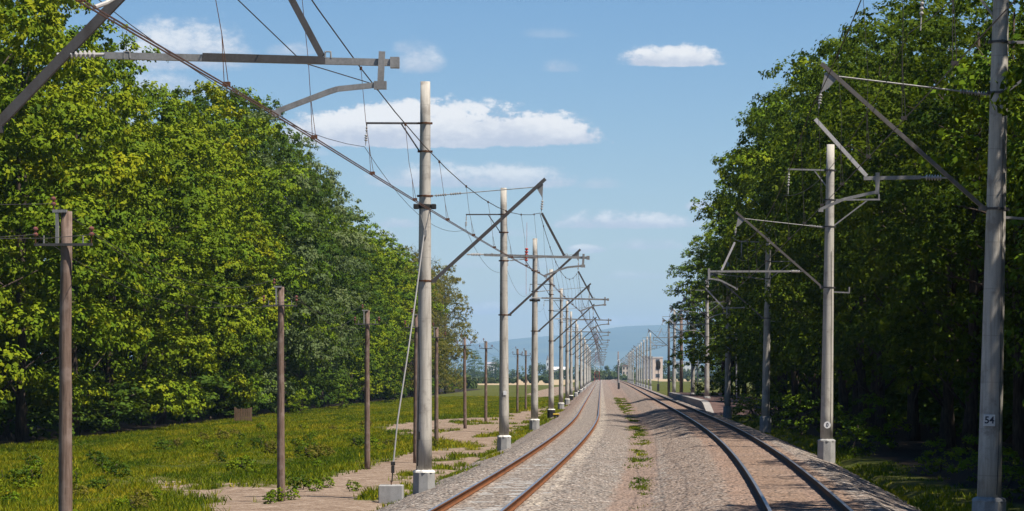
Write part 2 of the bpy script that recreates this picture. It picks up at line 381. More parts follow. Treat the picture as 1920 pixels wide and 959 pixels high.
def bare_mask(X, Y):
    b = np.zeros(X.shape)
    for k in range(8):
        jx = X + .75 * vnoise(X + 13 * k, Y * .6, 1.5) + .8 * math.cos(k * .785); jy = Y + 2.5 * vnoise(X + 9 + 17 * k, Y, 2.4) + 3.2 * math.sin(k * .785)
        o = np.zeros(X.shape)
        for P in BARE: o = np.maximum(o, inpoly(jx, jy, P).astype(float))
        b += o / 8
    isl = vnoise(X * 1.0, Y * .5, 1.3)
    return b * np.clip(1.35 - 1.9 * np.maximum(isl, 0) , 0, 1) * .92
xs = np.unique(np.concatenate([np.array([-14800, -5000, -3000, -1800, -1000, -600, -400, -250, -160, -110, -80, -62]), np.arange(-52, -36, 2.), np.arange(-36, -1, .5), np.arange(-1, 30, .8), np.array([32, 36, 42, 50, 65, 90, 130, 200, 320, 500, 800, 1300, 2200, 4000, 14800])])).astype(float)
ys = np.unique(np.concatenate([np.array([-280, -150, -80, -40, -15]), np.arange(0, 60, 2.), np.arange(60, 260, .9), np.arange(260, 460, 3.), np.array([470, 500, 540, 600, 680, 800, 950, 1100, 1300, 1600, 2000, 2500, 3200, 4200, 5600, 7500, 10000, 14200, 20000, 28600])])).astype(float)
GX, GY = np.meshgrid(xs, ys); gxf, gyf = GX.ravel(), GY.ravel()
V = np.stack([gxf, gyf, ground_z(gxf, gyf)], 1); nx, ny = len(xs), len(ys)
ii, jj = np.meshgrid(np.arange(nx - 1), np.arange(ny - 1)); q0 = (jj * nx + ii).ravel()
Fg = np.stack([q0, q0 + 1, q0 + nx + 1, q0 + nx], 1)
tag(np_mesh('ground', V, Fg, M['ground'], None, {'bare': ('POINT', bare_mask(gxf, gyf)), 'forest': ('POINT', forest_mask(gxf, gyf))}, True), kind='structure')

def strip(name, mat, rows, lat_fn):
    """corridor strip: lat_fn(d) -> list of (x, z, rust, dust, soil)"""
    V = []; at = [[], [], []]; n = None
    for d in rows:
        L = lat_fn(d); n = len(L)
        for x, z, a, b, c in L: V.append((x, d, z)); at[0].append(a); at[1].append(b); at[2].append(c)
    V = np.array(V); k = len(rows)
    a, b = np.meshgrid(np.arange(n - 1), np.arange(k - 1)); q = (b * n + a).ravel()
    return tag(np_mesh(name, V, np.stack([q, q + 1, q + n + 1, q + n], 1), mat, None, {'rust': ('POINT', at[0]), 'dust': ('POINT', at[1]), 'soil': ('POINT', at[2])}, True), kind='structure')
rows = [-20.]
while rows[-1] < 1750: rows.append(rows[-1] + (.5 if 50 < rows[-1] < 130 else max(1., rows[-1] * .012)))
rr = random.Random(3)
def bedz(l, left):
    """height of the ballast relative to the rail head, l = distance right of the track centre"""
    a = abs(l)
    if a < .55: return -.195
    if a < 1.0: return -.19
    if a < 1.75: return -.185
    return None
def left_bed(d):
    lx = left_x(d); far = min(1, max(0, (d - 120) / 150)); out = []
    for l in (-4.3, -3.9, -3.4, -3.0, -2.6, -2.2, -1.95, -1.75, -1.5, -1.2, -1.0, -.87, -.7, -.5, -.25, 0, .25, .5, .7, .87, 1.0, 1.2, 1.5, 1.75, 1.95, 2.2, 2.6, 3.0):
        z = bedz(l, 1)
        if z is None: z = -.185 - (-l - 1.75) * .33 if l < 0 else -.185 - (l - 1.75) * .10
        if l == -4.3: z -= .25
        if l == 3.0: z -= .15
        amp = .012 if abs(l) < 1.2 else .028
        z += rr.uniform(-amp, amp)
        dust = .85 if 1.0 <= l <= 1.2 else .55 if l in (.87, 1.5) else (.5 if -.7 <= l <= -.5 else .38 if abs(l) < .3 else 0)
        if l in (-1.2, -1.0): dust = .25 + .35 * far
        rust = .25 + (.55 if abs(l) in (.7, .87) else 0) + .35 * far * (abs(l) > 1.2)
        soil = .25 + .35 * far if l < -1.6 else .3 * (l > 1.7)
        out.append((lx + l, z, rust, dust, soil))
    return out
tag(strip('left_ballast_bed', M['ballast'], rows, left_bed))
def right_bed(d):
    rx = right_x(d); out = []
    for l in (-3.9, -3.4, -3.0, -2.6, -2.2, -1.95, -1.75, -1.5, -1.25, -1.05, -.87, -.7, -.5, -.25, 0, .25, .5, .7, .87, 1.05, 1.25, 1.5, 1.75, 1.95, 2.3, 2.7, 3.1, 3.6, 4.2):
        z = bedz(l, 0)
        if z is None: z = -.185 - (-l - 1.75) * .27 if l < 0 else -.185 - (l - 1.75) * .36
        if l == -3.9: z -= .3
        if l == 4.2: z -= .3
        amp = .012 if abs(l) < 1.2 else .03
        z += RZ + rr.uniform(-amp, amp)
        rust = 1. if -1.3 < l < 1.3 else (.55 if l < 0 else .35)
        dust = .30 if l in (1.25, 1.5) else 0
        soil = .95 if l in (-1.25, -1.05, -.87, .5, .7, .87) else (.55 if l in (-1.5, -.7) else .2)
        out.append((rx + l, z, rust, dust, soil))
    return out
strip('right_ballast_bed', M['ballast'], rows, right_bed)
def median(d):
    a, b = left_x(d) + 2.25, right_x(d) - 2.5; out = []
    for i in range(15):
        t = i / 14; z = -.215 - .10 * math.sin(math.pi * min(1, t * 1.25)) + .12 * max(0, t - .6) + rr.uniform(-.02, .02)
        soil = max(0, 1 - abs(t - .46) / .30) + (.25 if t > .6 else .1); fr = min(1, max(0, (d - 90) / 160)); out.append((a + (b - a) * t, z, .25 + .3 * fr, 0, min(1, soil * 1.2 + .3 * fr)))
    return out
strip('median_path', M['ballast'], rows, median)

# dry fields behind the meadows (kept 4 cm above the big sheet, far away)
for nm, x0, x1, y0, y1, z in (('field', -700, -14, 1000, 2050, -.86), ('field', 30, 700, 1350, 2100, -.41)):
    b = MB(); nxx = 24
    vs = [(x0 + (x1 - x0) * i / nxx, y, z) for y in (y0, (y0 + y1) / 2, y1) for i in range(nxx + 1)]
    b.add(vs, [(j * (nxx + 1) + i, j * (nxx + 1) + i + 1, (j + 1) * (nxx + 1) + i + 1, (j + 1) * (nxx + 1) + i) for j in range(2) for i in range(nxx)])
    tag(b.build(nm, M['field']), kind='structure')

# hills
def hills():
    pr = np.array([(-6000, 500), (-2500, 560), (-1200, 600), (0, 640), (500, 655), (700, 650), (850, 648), (900, 644), (960, 637), (1000, 633), (1060, 629), (1110, 622), (1160, 615), (1215, 610), (1260, 608), (1320, 611), (1420, 622), (1600, 640), (2200, 628), (3200, 600), (5500, 610)])
    cols = np.linspace(-10500, 10500, 260); rws = np.linspace(18900, 27400, 26); V = []
    for y in rws:
        t = (y - 18900) / 5100
        prof = math.sin(min(1, t) * math.pi / 2) ** 1.3 if t <= 1 else 1 - .5 * (t - 1)
        px = VX + F * cols / 24000; h = (VY - np.interp(px, pr[:, 0], pr[:, 1])) * 24000 / F
        h = h * prof + 13 * vnoise(cols, np.full_like(cols, y), 390.) * min(1, t + .1)
        V.append(np.stack([cols, np.full_like(cols, y), np.maximum(h, -2) - (3 if t == 0 else 0)], 1))
    V = np.concatenate(V); n = len(cols); a, b = np.meshgrid(np.arange(n - 1), np.arange(len(rws) - 1)); q = (b * n + a).ravel()
    tag(np_mesh('hills', V, np.stack([q, q + 1, q + n + 1, q + n], 1), M['hill'], None, None, True), kind='structure')
hills()
# the air: one box of thin even haze round everything
b = MB(); b.box((0, 14200, 315), (30000, 29200, 640))
hz = bpy.data.materials.new('haze_air'); hz.use_nodes = True; hz.node_tree.nodes.clear(); q = NG(hz.node_tree)
pv = q.n('ShaderNodeVolumePrincipled'); pv.inputs['Color'].default_value = (.45, .71, 1, 1); pv.inputs['Density'].default_value = 5.4e-5; pv.inputs['Anisotropy'].default_value = 0.
o_ = q.n('ShaderNodeOutputMaterial'); q.l(pv.outputs[0], o_.inputs['Volume'])
tag(b.build('haze', hz), kind='stuff')

# ------------------------------------------------------------------ railway tracks
def track(name, fx, z0, label, sidem, sleepers):
    root = empty(name, (fx(60), 60, z0)); tag(root, label, 'railway track')
    prof = [(-.036, 0), (.036, 0), (.036, -.035), (.010, -.052), (.010, -.142), (.070, -.165), (.070, -.18), (-.070, -.18), (-.070, -.165), (-.010, -.142), (-.010, -.052), (-.036, -.035)]
    ds = [-20.]
    while ds[-1] < 1700: ds.append(ds[-1] + max(1.5, ds[-1] * .012))
    for s in (-1, 1):
        mb = MB(); n = len(prof); vs = []
        for d in ds:
            for px, pz in prof: vs.append((fx(d) + s * .796 + px - root.location.x, d - 60, pz))
        fs = []
        for i in range(len(ds) - 1):
            for j in range(n):
                a, c = i * n + j, i * n + (j + 1) % n; mb.f.append((a, c, c + n, a + n)); mb.mi.append(1 if j == 0 else 0)
        mb.v = vs; mb.build('rail', [sidem, M['rail_top']], root)
    if sleepers:
        m0 = None; d = 52.
        for i in range(100):
            x = fx(d); ang = math.atan((fx(d + 1) - fx(d - 1)) / 2)
            if m0 is None:
                sb = MB(); sb.box((0, 0, -.075), (2.7, .26, .15), bev=.02); m0 = sb.build('sleeper', M['footing'], root)
                o = m0
            else: o = m0.copy(); COL.objects.link(o); o.parent = root
            o.location = (x - root.location.x, d - 60, -.201 + rr.uniform(-.008, .009)); o.rotation_euler = (0, 0, -ang + rr.uniform(-.01, .01)); d += .6
    return root
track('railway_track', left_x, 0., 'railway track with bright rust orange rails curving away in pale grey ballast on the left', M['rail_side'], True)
track('railway_track', right_x, RZ, 'railway track with nearly black rails on brown ballast beside the shaded wood on the right', M['rail_side_shaded'], False)

# ------------------------------------------------------------------ catenary masts
def ins(mb, p0, p1, r=.045, n=5, mi=0):
    """ribbed insulator between two points"""
    p0, p1 = Vector(p0), Vector(p1); pts = []; rs = []
    for i in range(n):
        for f, k in ((.1, .4), (.35, 1), (.6, 1), (.9, .4)): pts.append(p0.lerp(p1, (i + f) / n)); rs.append(r * k)
    mb.tube(pts, rs, 8, mi)
ORD = ['nearest', 'second', 'third', 'fourth', 'fifth', 'sixth', 'seventh', 'eighth', 'ninth', 'tenth', 'eleventh', 'twelfth']
def pole_mb(h, r0, r1, zb):
    mb = MB(); n = 20; k = 10
    mb.tube([(0, 0, zb + (h - zb) * i / k) for i in range(k + 1)], [r0 + (r1 - r0) * i / k for i in range(k + 1)], n); return mb
def footing_parts(root, zt, zb, w, mat, cap='whitewash'):
    b = MB(); vs = []; fs = []
    for z, ww in ((zb - .5, w), (zb + .02, w), (zt - .05, w * .97)):
        for i in range(8): a = R(22.5 + 45 * i); vs.append((ww * math.cos(a) * 1.02, ww * math.sin(a), z))
    for k in range(2):
        for i in range(8): fs.append((k * 8 + i, k * 8 + (i + 1) % 8, k * 8 + 8 + (i + 1) % 8, k * 8 + 8 + i))
    fs.append(tuple(16 + i for i in range(8))); b.add(vs, fs); f = b.build('footing', mat, root)
    c = MB(); c.tube([(0, 0, zt - .05), (0, 0, zt), (0, 0, zt + .05)], [w * .99, w * .93, w * .62], 8)
    c.build('cap', M[cap], f)
    return f
def clamp(root, z, r, dark=False, h=.05):
    b = MB(); b.tube([(0, 0, z - h / 2), (0, 0, z + h / 2)], r + .012, 20)
    for s in (-1, 1): b.box((s * (r + .03), -.02, z), (.07, .05, h * 1.3))
    b.box((0.03, -r - .03, z), (.06, .05, h * 1.2))
    b.build('clamp', M['steel_dark'] if dark else M['rust'], root)
def prad(z): return .252 + (.152 - .252) * z / 12.15
def left_mast(dx_tip=3.67, tube0=1.33, tube1=5.08):
    root = empty('catenary_mast', (0, 0, 0)); sh = dx_tip - 3.67; t1 = tube1
    pole_mb(12.15, .252, .152, -.1).build('pole', M['concrete'], root, True)
    footing_parts(root, 0., -.55, .36, M['footing'])
    for z in (5.93, 8.58, 9.97, 10.85): clamp(root, z, prad(z))
    s = MB(); p0, p1 = Vector((.27, 0, 5.93)), Vector((dx_tip, 0, 9.05)); s.bar(p0, p1 + (p1 - p0).normalized() * .12, .085, .105); s.box((.29, 0, 5.93), (.16, .10, .10)); s.build('strut', M['steel_dark'], root)
    tz0, tz1 = 6.76, 6.67
    t = MB(); il = tube0 + .52
    t.bar((il, 0, tz0 - .01), (tube1, 0, tz1), .07, .075)
    t.box((tube1 + .02, 0, tz1), (.10, .11, .12)); t.bar((tube1 - .12, -.05, tz1 + .12), (tube1 - .14, -.05, tz1 - .30), .04, .07)
    for xx in (il + .25, dx_tip + .75): t.tube([(xx - .035, -.03, tz1 + .05), (xx - .03, -.03, tz1 + .12), (xx + .03, -.03, tz1 + .12), (xx + .035, -.03, tz1 + .05)], .012, 6)
    tb = t.build('registration_tube', M['steel'], root)
    i_ = MB(); ins(i_, (tube0 + .12, 0, tz0), (tube0 + .42, 0, tz0), .048, 6); i_.tube([(tube0 - .02, 0, tz0), (il + .02, 0, tz0)], .022, 8); i_.build('insulator', M['porcelain'], tb)
    a = MB(); c = [(tube1 - .12, -.05, 6.42), (tube1 - .62, -.04, 6.37), (tube1 - .72, -.03, 6.34), (t1 - 1.31, 0, 6.12)]
    for u, v in zip(c, c[1:]): a.bar(u, v, .045, .06)
    a.box((tube1 - .14, -.05, 6.41), (.14, .07, .09)); a.box((c[-1][0], 0, 6.10), (.10, .05, .07)); a.build('steady_arm', M['steel'], root)
    rv = MB(); rv.bar((dx_tip - .02, 0, 8.06), (dx_tip + .68, 0, 6.74), .06, .075); rv.build('drop_rod', M['steel_dark'], root)
    tr = MB(); tr.tube([(.16, 0, 8.58), (dx_tip - .15, 0, 8.88)], .014, 6); ins(tr, (.32, 0, 8.595), (.68, 0, 8.63), .04, 5); ins(tr, (.78, 0, 8.64), (1.14, 0, 8.675), .04, 5); tr.build('tie_rod', M['steel'], root)
    h = MB(); vs = [(dx_tip - .22, -.015, 8.90), (dx_tip + .02, -.015, 8.98), (dx_tip, -.015, 8.52)]; h.add(vs + [(x, .015, z) for x, y, z in vs], [(0, 1, 2), (5, 4, 3), (0, 3, 4, 1), (1, 4, 5, 2), (2, 5, 3, 0)])
    hp = h.build('hanger_plate', M['steel'], root)
    k = MB(); ins(k, (dx_tip, 0, 8.46), (dx_tip - .03, 0, 8.16), .04, 4); k.tube([(dx_tip, 0, 8.55), (dx_tip - .04, 0, 8.05)], .012, 6); k.build('insulator', M['porcelain'], hp)
    fb = MB(); fb.bar((-.1, 0, 10.85), (-1.85, 0, 10.85), .06, .06); f = fb.build('feeder_bracket', M['steel_dark'], root)
    br = MB(); br.bar((-.74, .0, 10.82), (-.17, 0, 9.97), .045, .045); br.build('brace', M['steel_dark'], f)
    k = MB(); k.tube([(-1.82, 0, 10.83), (-1.86, 0, 10.15)], .014, 6); ins(k, (-1.825, 0, 10.74), (-1.835, 0, 10.58), .035, 2); ins(k, (-1.84, 0, 10.5), (-1.85, 0, 10.28), .055, 3); k.build('insulator', M['porcelain'], f)
    return root
LM = [(30, -7.1), (83.3, -5.53), (130.6, -4.75), (179, -4.47), (231.5, -4.33), (283, -4.25)]
d = 283
while d < 1000: d += 51.; LM.append((d + ((len(LM) * 37) % 11 - 5) * 1.2, -4.2 + ((len(LM) * 53) % 7 - 3) * .05))
LG, RG = 'concrete masts along the left track', 'concrete masts along the right track'
first = left_mast(3.28, 1.0, 4.76)
b = MB(); b.bar((2.62, 0, 6.735), (4.0, 0, 6.695), .078, .083); b.build('dark_stretch', M['steel_dark'], first)  # darker middle stretch laid over the registration tube
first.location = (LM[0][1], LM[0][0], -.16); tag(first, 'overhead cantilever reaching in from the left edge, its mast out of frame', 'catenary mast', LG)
proto = None
LMO = [first]
for i, (d, x) in enumerate(LM[1:]):
    if proto is None: m_ = proto = left_mast()
    else: m_ = copy_tree(proto)
    m_.location = (x, d, 0); m_.rotation_euler = (rr.uniform(-.003, .003), rr.uniform(-.002, .004), 0)
    m_['category'] = 'catenary mast'; m_['group'] = LG; LMO.append(m_)
    what = {0: 'largest and nearest concrete mast of the left row, braced by a pale guy wire', 1: 'second concrete mast of the left row, with a small white plate low on it',
            3: 'fourth concrete mast of the left row, on a black tarred footing beside the yellow box'}
    m_['label'] = what.get(i, '%s round concrete mast of the left row counted from the nearest' % ORD[i]) if i < 12 else 'distant concrete mast far along the left row, tiny near the vanishing point'
for k in (3, 6, 8):
    for c in LMO[k + 1].children:
        if c.name.startswith('footing'): recolour(c, M['footing_tar'])
# extras of single left masts
def collar(root, z):
    b = MB(); r = prad(z); b.tube([(0, 0, z - .07), (0, 0, z + .07)], r + .025, 20)
    for s in (-1, 1): b.box((s * (r + .09), -.04, z), (.16, .2, .16), bev=.02)
    b.build('collar', M['black'], root)
collar(LMO[1], 8.25); collar(LMO[3], 8.0)
b = MB(); b.tube([(-.17, -.12, 8.2), (.02, -.21, 7.45)], .016); b.tube([(.17, -.12, 8.2), (.02, -.21, 7.45)], .016); b.box((.02, -.215, 7.4), (.10, .03, .2)); b.build('bridle', M['steel'], LMO[1])
b = MB(); b.tube([(-.19, -.17, .15), (-.18, -.165, 1.5), (-.14, -.17, 2.9), (-.17, -.13, 4.5)], .022); b.box((-.16, -.2, 1.1), (.09, .05, .25)); b.build('earth_cable', M['black'], LMO[1])
def plate(root, x, z, r, w, h, txt, round_=False, size=.2):
    y = -r - .012; b = MB()
    if round_: b.tube([(x, y + .008, z), (x, y - .008, z)], w / 2, 24)
    else: b.box((x, y, z), (w, .016, h), bev=.006)
    p = b.build('number_plate', M['paint_white'], root)
    if txt:
        fc = bpy.data.curves.new('digits', 'FONT'); fc.body = txt; fc.size = size; fc.align_x = 'CENTER'; fc.align_y = 'CENTER'; fc.extrude = .002; fc.offset = .004
        t = bpy.data.objects.new('digits', fc); COL.objects.link(t); t.location = (x, y - .012, z); t.rotation_euler = (R(90), 0, 0); fc.materials.append(M['paint_dark'])
        bpy.context.view_layer.update(); me = bpy.data.meshes.new_from_object(t.evaluated_get(bpy.context.evaluated_depsgraph_get()))
        t2 = bpy.data.objects.new('digits', me); t2.matrix_world = t.matrix_world; bpy.data.objects.remove(t); t2.name = 'digits'; COL.objects.link(t2); t2.parent = p
plate(LMO[2], .05, 2.1, prad(2.1), .16, .2, None)

def right_mast(kind):
    root = empty('catenary_mast', (0, 0, 0)); z = CZ
    pole_mb(11.95, .25, .15, .3).build('pole', M['concrete'], root, True)
    footing_parts(root, .47, -.4, .36, M['footing'], 'footing')
    for zz in (6.39, 8.76, 9.8, 10.95): clamp(root, zz, prad(zz), True)
    s = MB(); p0, p1 = Vector((-.25, 0, 6.40)), Vector((-3.55, 0, 9.20)); s.bar(p0, p1 + (p1 - p0).normalized() * .12, .075, .08); s.box((-.27, 0, 6.40), (.16, .10, .10)); s.build('strut', M['steel_mid'], root)
    x1 = -2.72 if kind == 'A' else -4.72; tz0, tz1 = 7.0, 6.95
    t = MB(); t.bar((-1.55, 0, tz0), (x1, 0, tz1), .07, .075)
    bx_ = x1 + .28 if kind == 'A' else x1 + .06
    t.bar((bx_, -.05, tz1 + .12), (bx_, -.05, tz1 - .32), .04, .08); t.box((bx_, 0, tz1), (.10, .11, .12))
    tb = t.build('registration_tube', M['steel'], root)
    i_ = MB(); ins(i_, (-1.12, 0, tz0), (-1.46, 0, tz0), .06, 6); i_.tube([(-1.02, 0, tz0), (-1.6, 0, tz0)], .02, 8); i_.build('insulator', M['porcelain'], tb)
    a = MB(); c = [(bx_, -.05, 6.68), (-3.05, -.03, 6.53), (-3.15, -.03, 6.5), (-3.58, 0, 6.30)] if kind == 'A' else [(bx_, -.05, 6.68), (bx_ + .4, -.03, 6.62), (bx_ + .5, -.03, 6.59), (-3.58, 0, 6.30)]
    for u, v in zip(c, c[1:]): a.bar(u, v, .045, .06)
    a.box((-3.58, 0, 6.28), (.10, .05, .07)); a.build('steady_arm', M['steel'], root)
    rv = MB()
    if kind == 'A': rv.bar((-3.74, 0, 8.14), (-2.66, 0, 7.0), .06, .075)
    else: rv.bar((-3.67, 0, 8.1), (-4.17, 0, 7.0), .06, .075)
    rv.build('drop_rod', M['steel_white'], root)
    tr = MB(); tr.tube([(-.16, 0, 8.72), (-3.3, 0, 9.02)], .016, 6); ins(tr, (-.22, 0, 8.725), (-.5, 0, 8.75), .05, 5); ins(tr, (-.52, 0, 8.755), (-.8, 0, 8.78), .05, 5); tr.build('tie_rod', M['steel'], root)
    h = MB(); vs = [(-3.3, -.015, 8.98), (-3.56, -.015, 9.10), (-3.64, -.015, 8.68), (-3.5, -.015, 8.76)]; h.add(vs + [(x, .015, zz) for x, y, zz in vs], [(3, 2, 1, 0), (4, 5, 6, 7), (0, 1, 5, 4), (1, 2, 6, 5), (2, 3, 7, 6), (3, 0, 4, 7)])
    hp = h.build('hanger_plate', M['steel'], root)
    k = MB(); ins(k, (-3.64, 0, 8.66), (-3.66, 0, 8.44), .04, 4); k.tube([(-3.63, 0, 8.7), (-3.67, 0, 8.36)], .012, 6); k.build('insulator', M['porcelain'], hp)
    fb = MB(); fb.bar((-.1, 0, 10.95), (-1.65, 0, 10.97), .06, .06); f = fb.build('feeder_bracket', M['steel'], root)
    br = MB(); br.bar((-.62, 0, 10.93), (-.16, 0, 10.35), .045, .045); br.build('brace', M['steel'], f)
    k = MB(); k.tube([(-1.6, 0, 10.95), (-1.63, 0, 10.0)], .014, 6); ins(k, (-1.605, 0, 10.8), (-1.62, 0, 10.3), .045, 5); k.build('insulator', M['porcelain'], f)
    fb = MB(); fb.bar((.16, 0, 9.8), (1.95, 0, 9.84), .06, .06); fb.tube([(1.9, 0, 9.84), (1.9, 0, 10.05)], .03, 8); f = fb.build('field_bracket', M['steel'], root)
    br = MB(); br.bar((1.45, 0, 9.8), (.17, 0, 8.8), .05, .05); br.build('brace', M['steel'], f)
    fb = MB(); fb.bar((.2, 0, 6.22), (.82, 0, 6.2), .05, .05); fb.tube([(.8, 0, 6.2), (.8, 0, 6.42)], [.03, .035], 8); fb.build('spur', M['steel'], root)
    b = MB(); rz_ = prad(3)
    b.tube([(.12, -.225, .55), (.14, -.215, 1.7), (.13, -.21, 3.5), (.12, -.20, 5.2), (.08, -.19, 7.8)], .008); b.build('earth_cable', M['steel_dark'], root)
    return root
RM = [(54.5, 7.92), (103.7, 8.76), (160, 9.86), (211, 10.0), (262, 10.4), (313, 10.75), (366, 10.0)]
d = 366
while d < 1120:
    d += 53
    if 1226 < VX + (right_x(d) + 3.0) * F / d < 1250: continue
    RM.append((d + ((len(RM) * 41) % 13 - 6) * 1.6, right_x(d) + 3.0 + ((len(RM) * 29) % 7 - 3) * .07))
pa = pb = None; RMO = []
for i, (d, x) in enumerate(RM):
    kind = 'AB'[i % 2]
    if kind == 'A':
        m_ = pa if pa is None else copy_tree(pa)
        if m_ is None: m_ = pa = right_mast('A')
    else:
        m_ = pb if pb is None else copy_tree(pb)
        if m_ is None: m_ = pb = right_mast('B')
    z0 = 0. if i not in (4, 5) else .35
    m_.location = (x, d, z0); m_.rotation_euler = (rr.uniform(-.003, .003), [.024, .014, .017][i] if i < 3 else rr.uniform(-.006, .01), 0)
    m_['category'] = 'catenary mast'; m_['group'] = RG; RMO.append(m_)
    what = {0: 'massive dappled concrete mast at the right edge, with a white plate reading 54', 1: 'second concrete mast of the right row, sunlit, with a round white plate low down'}
    m_['label'] = what.get(i, '%s round concrete mast of the right row counted from the right edge' % ORD[i]) if i < 10 else 'distant concrete mast far along the right row, tiny near the vanishing point'
plate(RMO[0], -.07, 2.07, prad(2.0), .235, .24, '54', False, .2)
plate(RMO[1], .0, 1.05, prad(1.0), .27, .27, '0', True, .2)

# ------------------------------------------------------------------ wires
def sagpts(p0, p1, sag, n):
    p0, p1 = Vector(p0), Vector(p1); out = []
    for i in range(n + 1):
        t = i / n; p = p0.lerp(p1, t); p.z -= 4 * sag * t * (1 - t); out.append(p)
    return out
def line(mb, sup, sag, r, n=10):
    pts = []
    for a, c in zip(sup, sup[1:]):
        s = sagpts(a, c, sag, n); pts += s if not pts else s[1:]
    mb.tube(pts, r, 5); return pts
def wires(side, masts, cdx, cz, mdx, mz, fdx, fz, pre, labels):
    nm = [pre] + masts; nm = [m_ for m_ in nm if m_[0] < 1000]
    C = [Vector((x + cdx(i), d, cz(i))) for i, (d, x) in enumerate(nm)]
    Ms = [Vector((x + mdx(i), d, mz(i))) for i, (d, x) in enumerate(nm)]
    for k, off in enumerate((-.022, .022) if side == 'L' else (0,)):
        b = MB(); line(b, [c + Vector((off, 0, 0)) for c in C], .05, .0085 if side == 'L' else .0065, 8); tag(b.build('contact_wire', M['copper' if side == 'L' else 'wire']), labels[k], 'wire', 'contact wires')
    b = MB(); line(b, Ms, 1.05, .0095, 12); mw = tag(b.build('catenary_wire', M['wire']), labels[2], 'wire')
    nd = 0; db = None
    for i in range(len(nm) - 1):
        if nm[i][0] > 330: break
        L = nm[i + 1][0] - nm[i][0]; n = max(4, int(round(L / 6.2)))
        for j in range(n):
            t = (j + .5) / n; m0 = Ms[i].lerp(Ms[i + 1], t); m0.z -= 4 * 1.05 * t * (1 - t); c0 = C[i].lerp(C[i + 1], t); c0.z -= .2 * t * (1 - t)
            b = MB(); mid = m0.lerp(c0, .5) + Vector((rr.uniform(-.05, .05), 0, 0)); low = m0.lerp(c0, .72)
            b.tube([m0, mid, low], .005, 4); b.tube([low, c0 + Vector((-.022, 0, 0))], .005, 4); b.tube([low, c0 + Vector((.022, 0, 0))], .005, 4)
            b.box(c0 + Vector((0, 0, .02)), (.075, .05, .045)); b.box(m0, (.035, .05, .05))
            b.build('dropper', M['rust' if side == 'L' else 'wire'], mw)
    if fdx is not None:
        b = MB(); line(b, [Vector((x + fdx, d, fz)) for d, x in nm], .95, .009, 12); tag(b.build('feeder_wire', M['wire']), labels[3], 'wire')
    return C, Ms, mw
LC, LMs, lmw = wires('L', LM, lambda i: 3.45 if i < 2 else 3.76, lambda i: 6.08 if i > 1 else 5.92, lambda i: 3.28 if i < 2 else 3.62, lambda i: 8.05, -1.86, 10.12, (-20, -9.1),
    ['left hand copper contact wire of the pair over the left track', 'right hand copper contact wire of the pair over the left track', 'sagging catenary wire with thin droppers strung over the left track', 'thin feeder wire hung from the outer brackets of the left masts'])
RC, RMs, rmw = wires('R', RM, lambda i: -3.58, lambda i: 6.27, lambda i: -3.66, lambda i: 8.36 if i else 12.4, -1.63, 9.98, (1, 6.6),
    ['single thin contact wire over the right track, dark against the trees', '', 'catenary wire and droppers over the right track against dark trees', 'feeder wire on the track side brackets of the right masts'])
# stitch wire and the thick jumper near the first cantilever
b = MB(); a0, a1 = LMs[1], LMs[2]
def onm(d):
    t = (d - a0.y) / (a1.y - a0.y); p = a0.lerp(a1, t); p.z -= 4 * 1.05 * t * (1 - t); return p
P = [onm(22) + Vector((0, 0, -.3)) if False else Vector((-4.4, 24, 7.6)), Vector((-3.9, 28, 7.02)), Vector((-3.55, 31.8, 6.72)), Vector((-3.15, 36.4, 6.98)), onm(41)]
b.tube(P, .007, 5); b.build('stitch_wire', M['wire'], lmw)
b = MB(); b.tube([(-5.15, 29, 7.9), (-5.02, 28.6, 7.4), (-5.08, 28.3, 7.05), (-5.2, 28, 6.9), (-5.28, 27.8, 6.83)], .026, 8)
tag(b.build('jumper_cable', M['guy']), 'thick pale jumper cable curling down to the contact wires at upper left', 'cable')

b = MB(); b.tube([(-2.92, 105, 9.0), (-2.93, 105, 8.0)], .006, 5); ins(b, (-2.93, 105, 8.0), (-2.95, 105, 7.45), .07, 5); b.tube([(-2.95, 105, 7.45), (-2.95, 105, 6.15)], .006, 5)
b.build('section_insulator', M['red'], lmw)

# guy wire and its anchor block
gy = empty('anchor_block', (-6.42, 81.6, -.88)); tag(gy, 'grey concrete anchor block in the dirt beside the nearest left mast', 'anchor block')
b = MB(); b.box((0, 0, .22), (.74, .62, .58), bev=.025); b.build('block', M['footing'], gy)
b = MB(); b.tube([(0, 0, .5), (.0, 0, .58), (.03, 0, .63), (-.03, 0, .63), (0, 0, .58)], .018, 6); b.build('eye', M['rust'], gy)
gw = empty('guy_wire', (-6.40, 81.6, -.28)); tag(gw, 'pale steel guy wire slanting from the nearest left mast down to the anchor block', 'guy wire')
def G(x, y, z): return Vector((x + 6.40, y - 81.6, z + .28))
b = MB(); b.tube([G(-6.36, 81.65, .28), G(-6.24, 81.8, 1.6), G(-5.95, 82.2, 3.7), G(-5.72, 82.7, 5.6), G(-5.52, 83.07, 7.35)], .024, 8); b.build('strand', M['guy'], gw)
b = MB(); b.tube([G(-6.40, 81.6, -.28), G(-6.36, 81.65, .3)], .02, 8); b.box(G(-6.375, 81.63, .1), (.10, .09, .22), bev=.01); b.box(G(-6.37, 81.63, .28), (.13, .11, .12), bev=.01); b.build('turnbuckle', M['black'], gw)

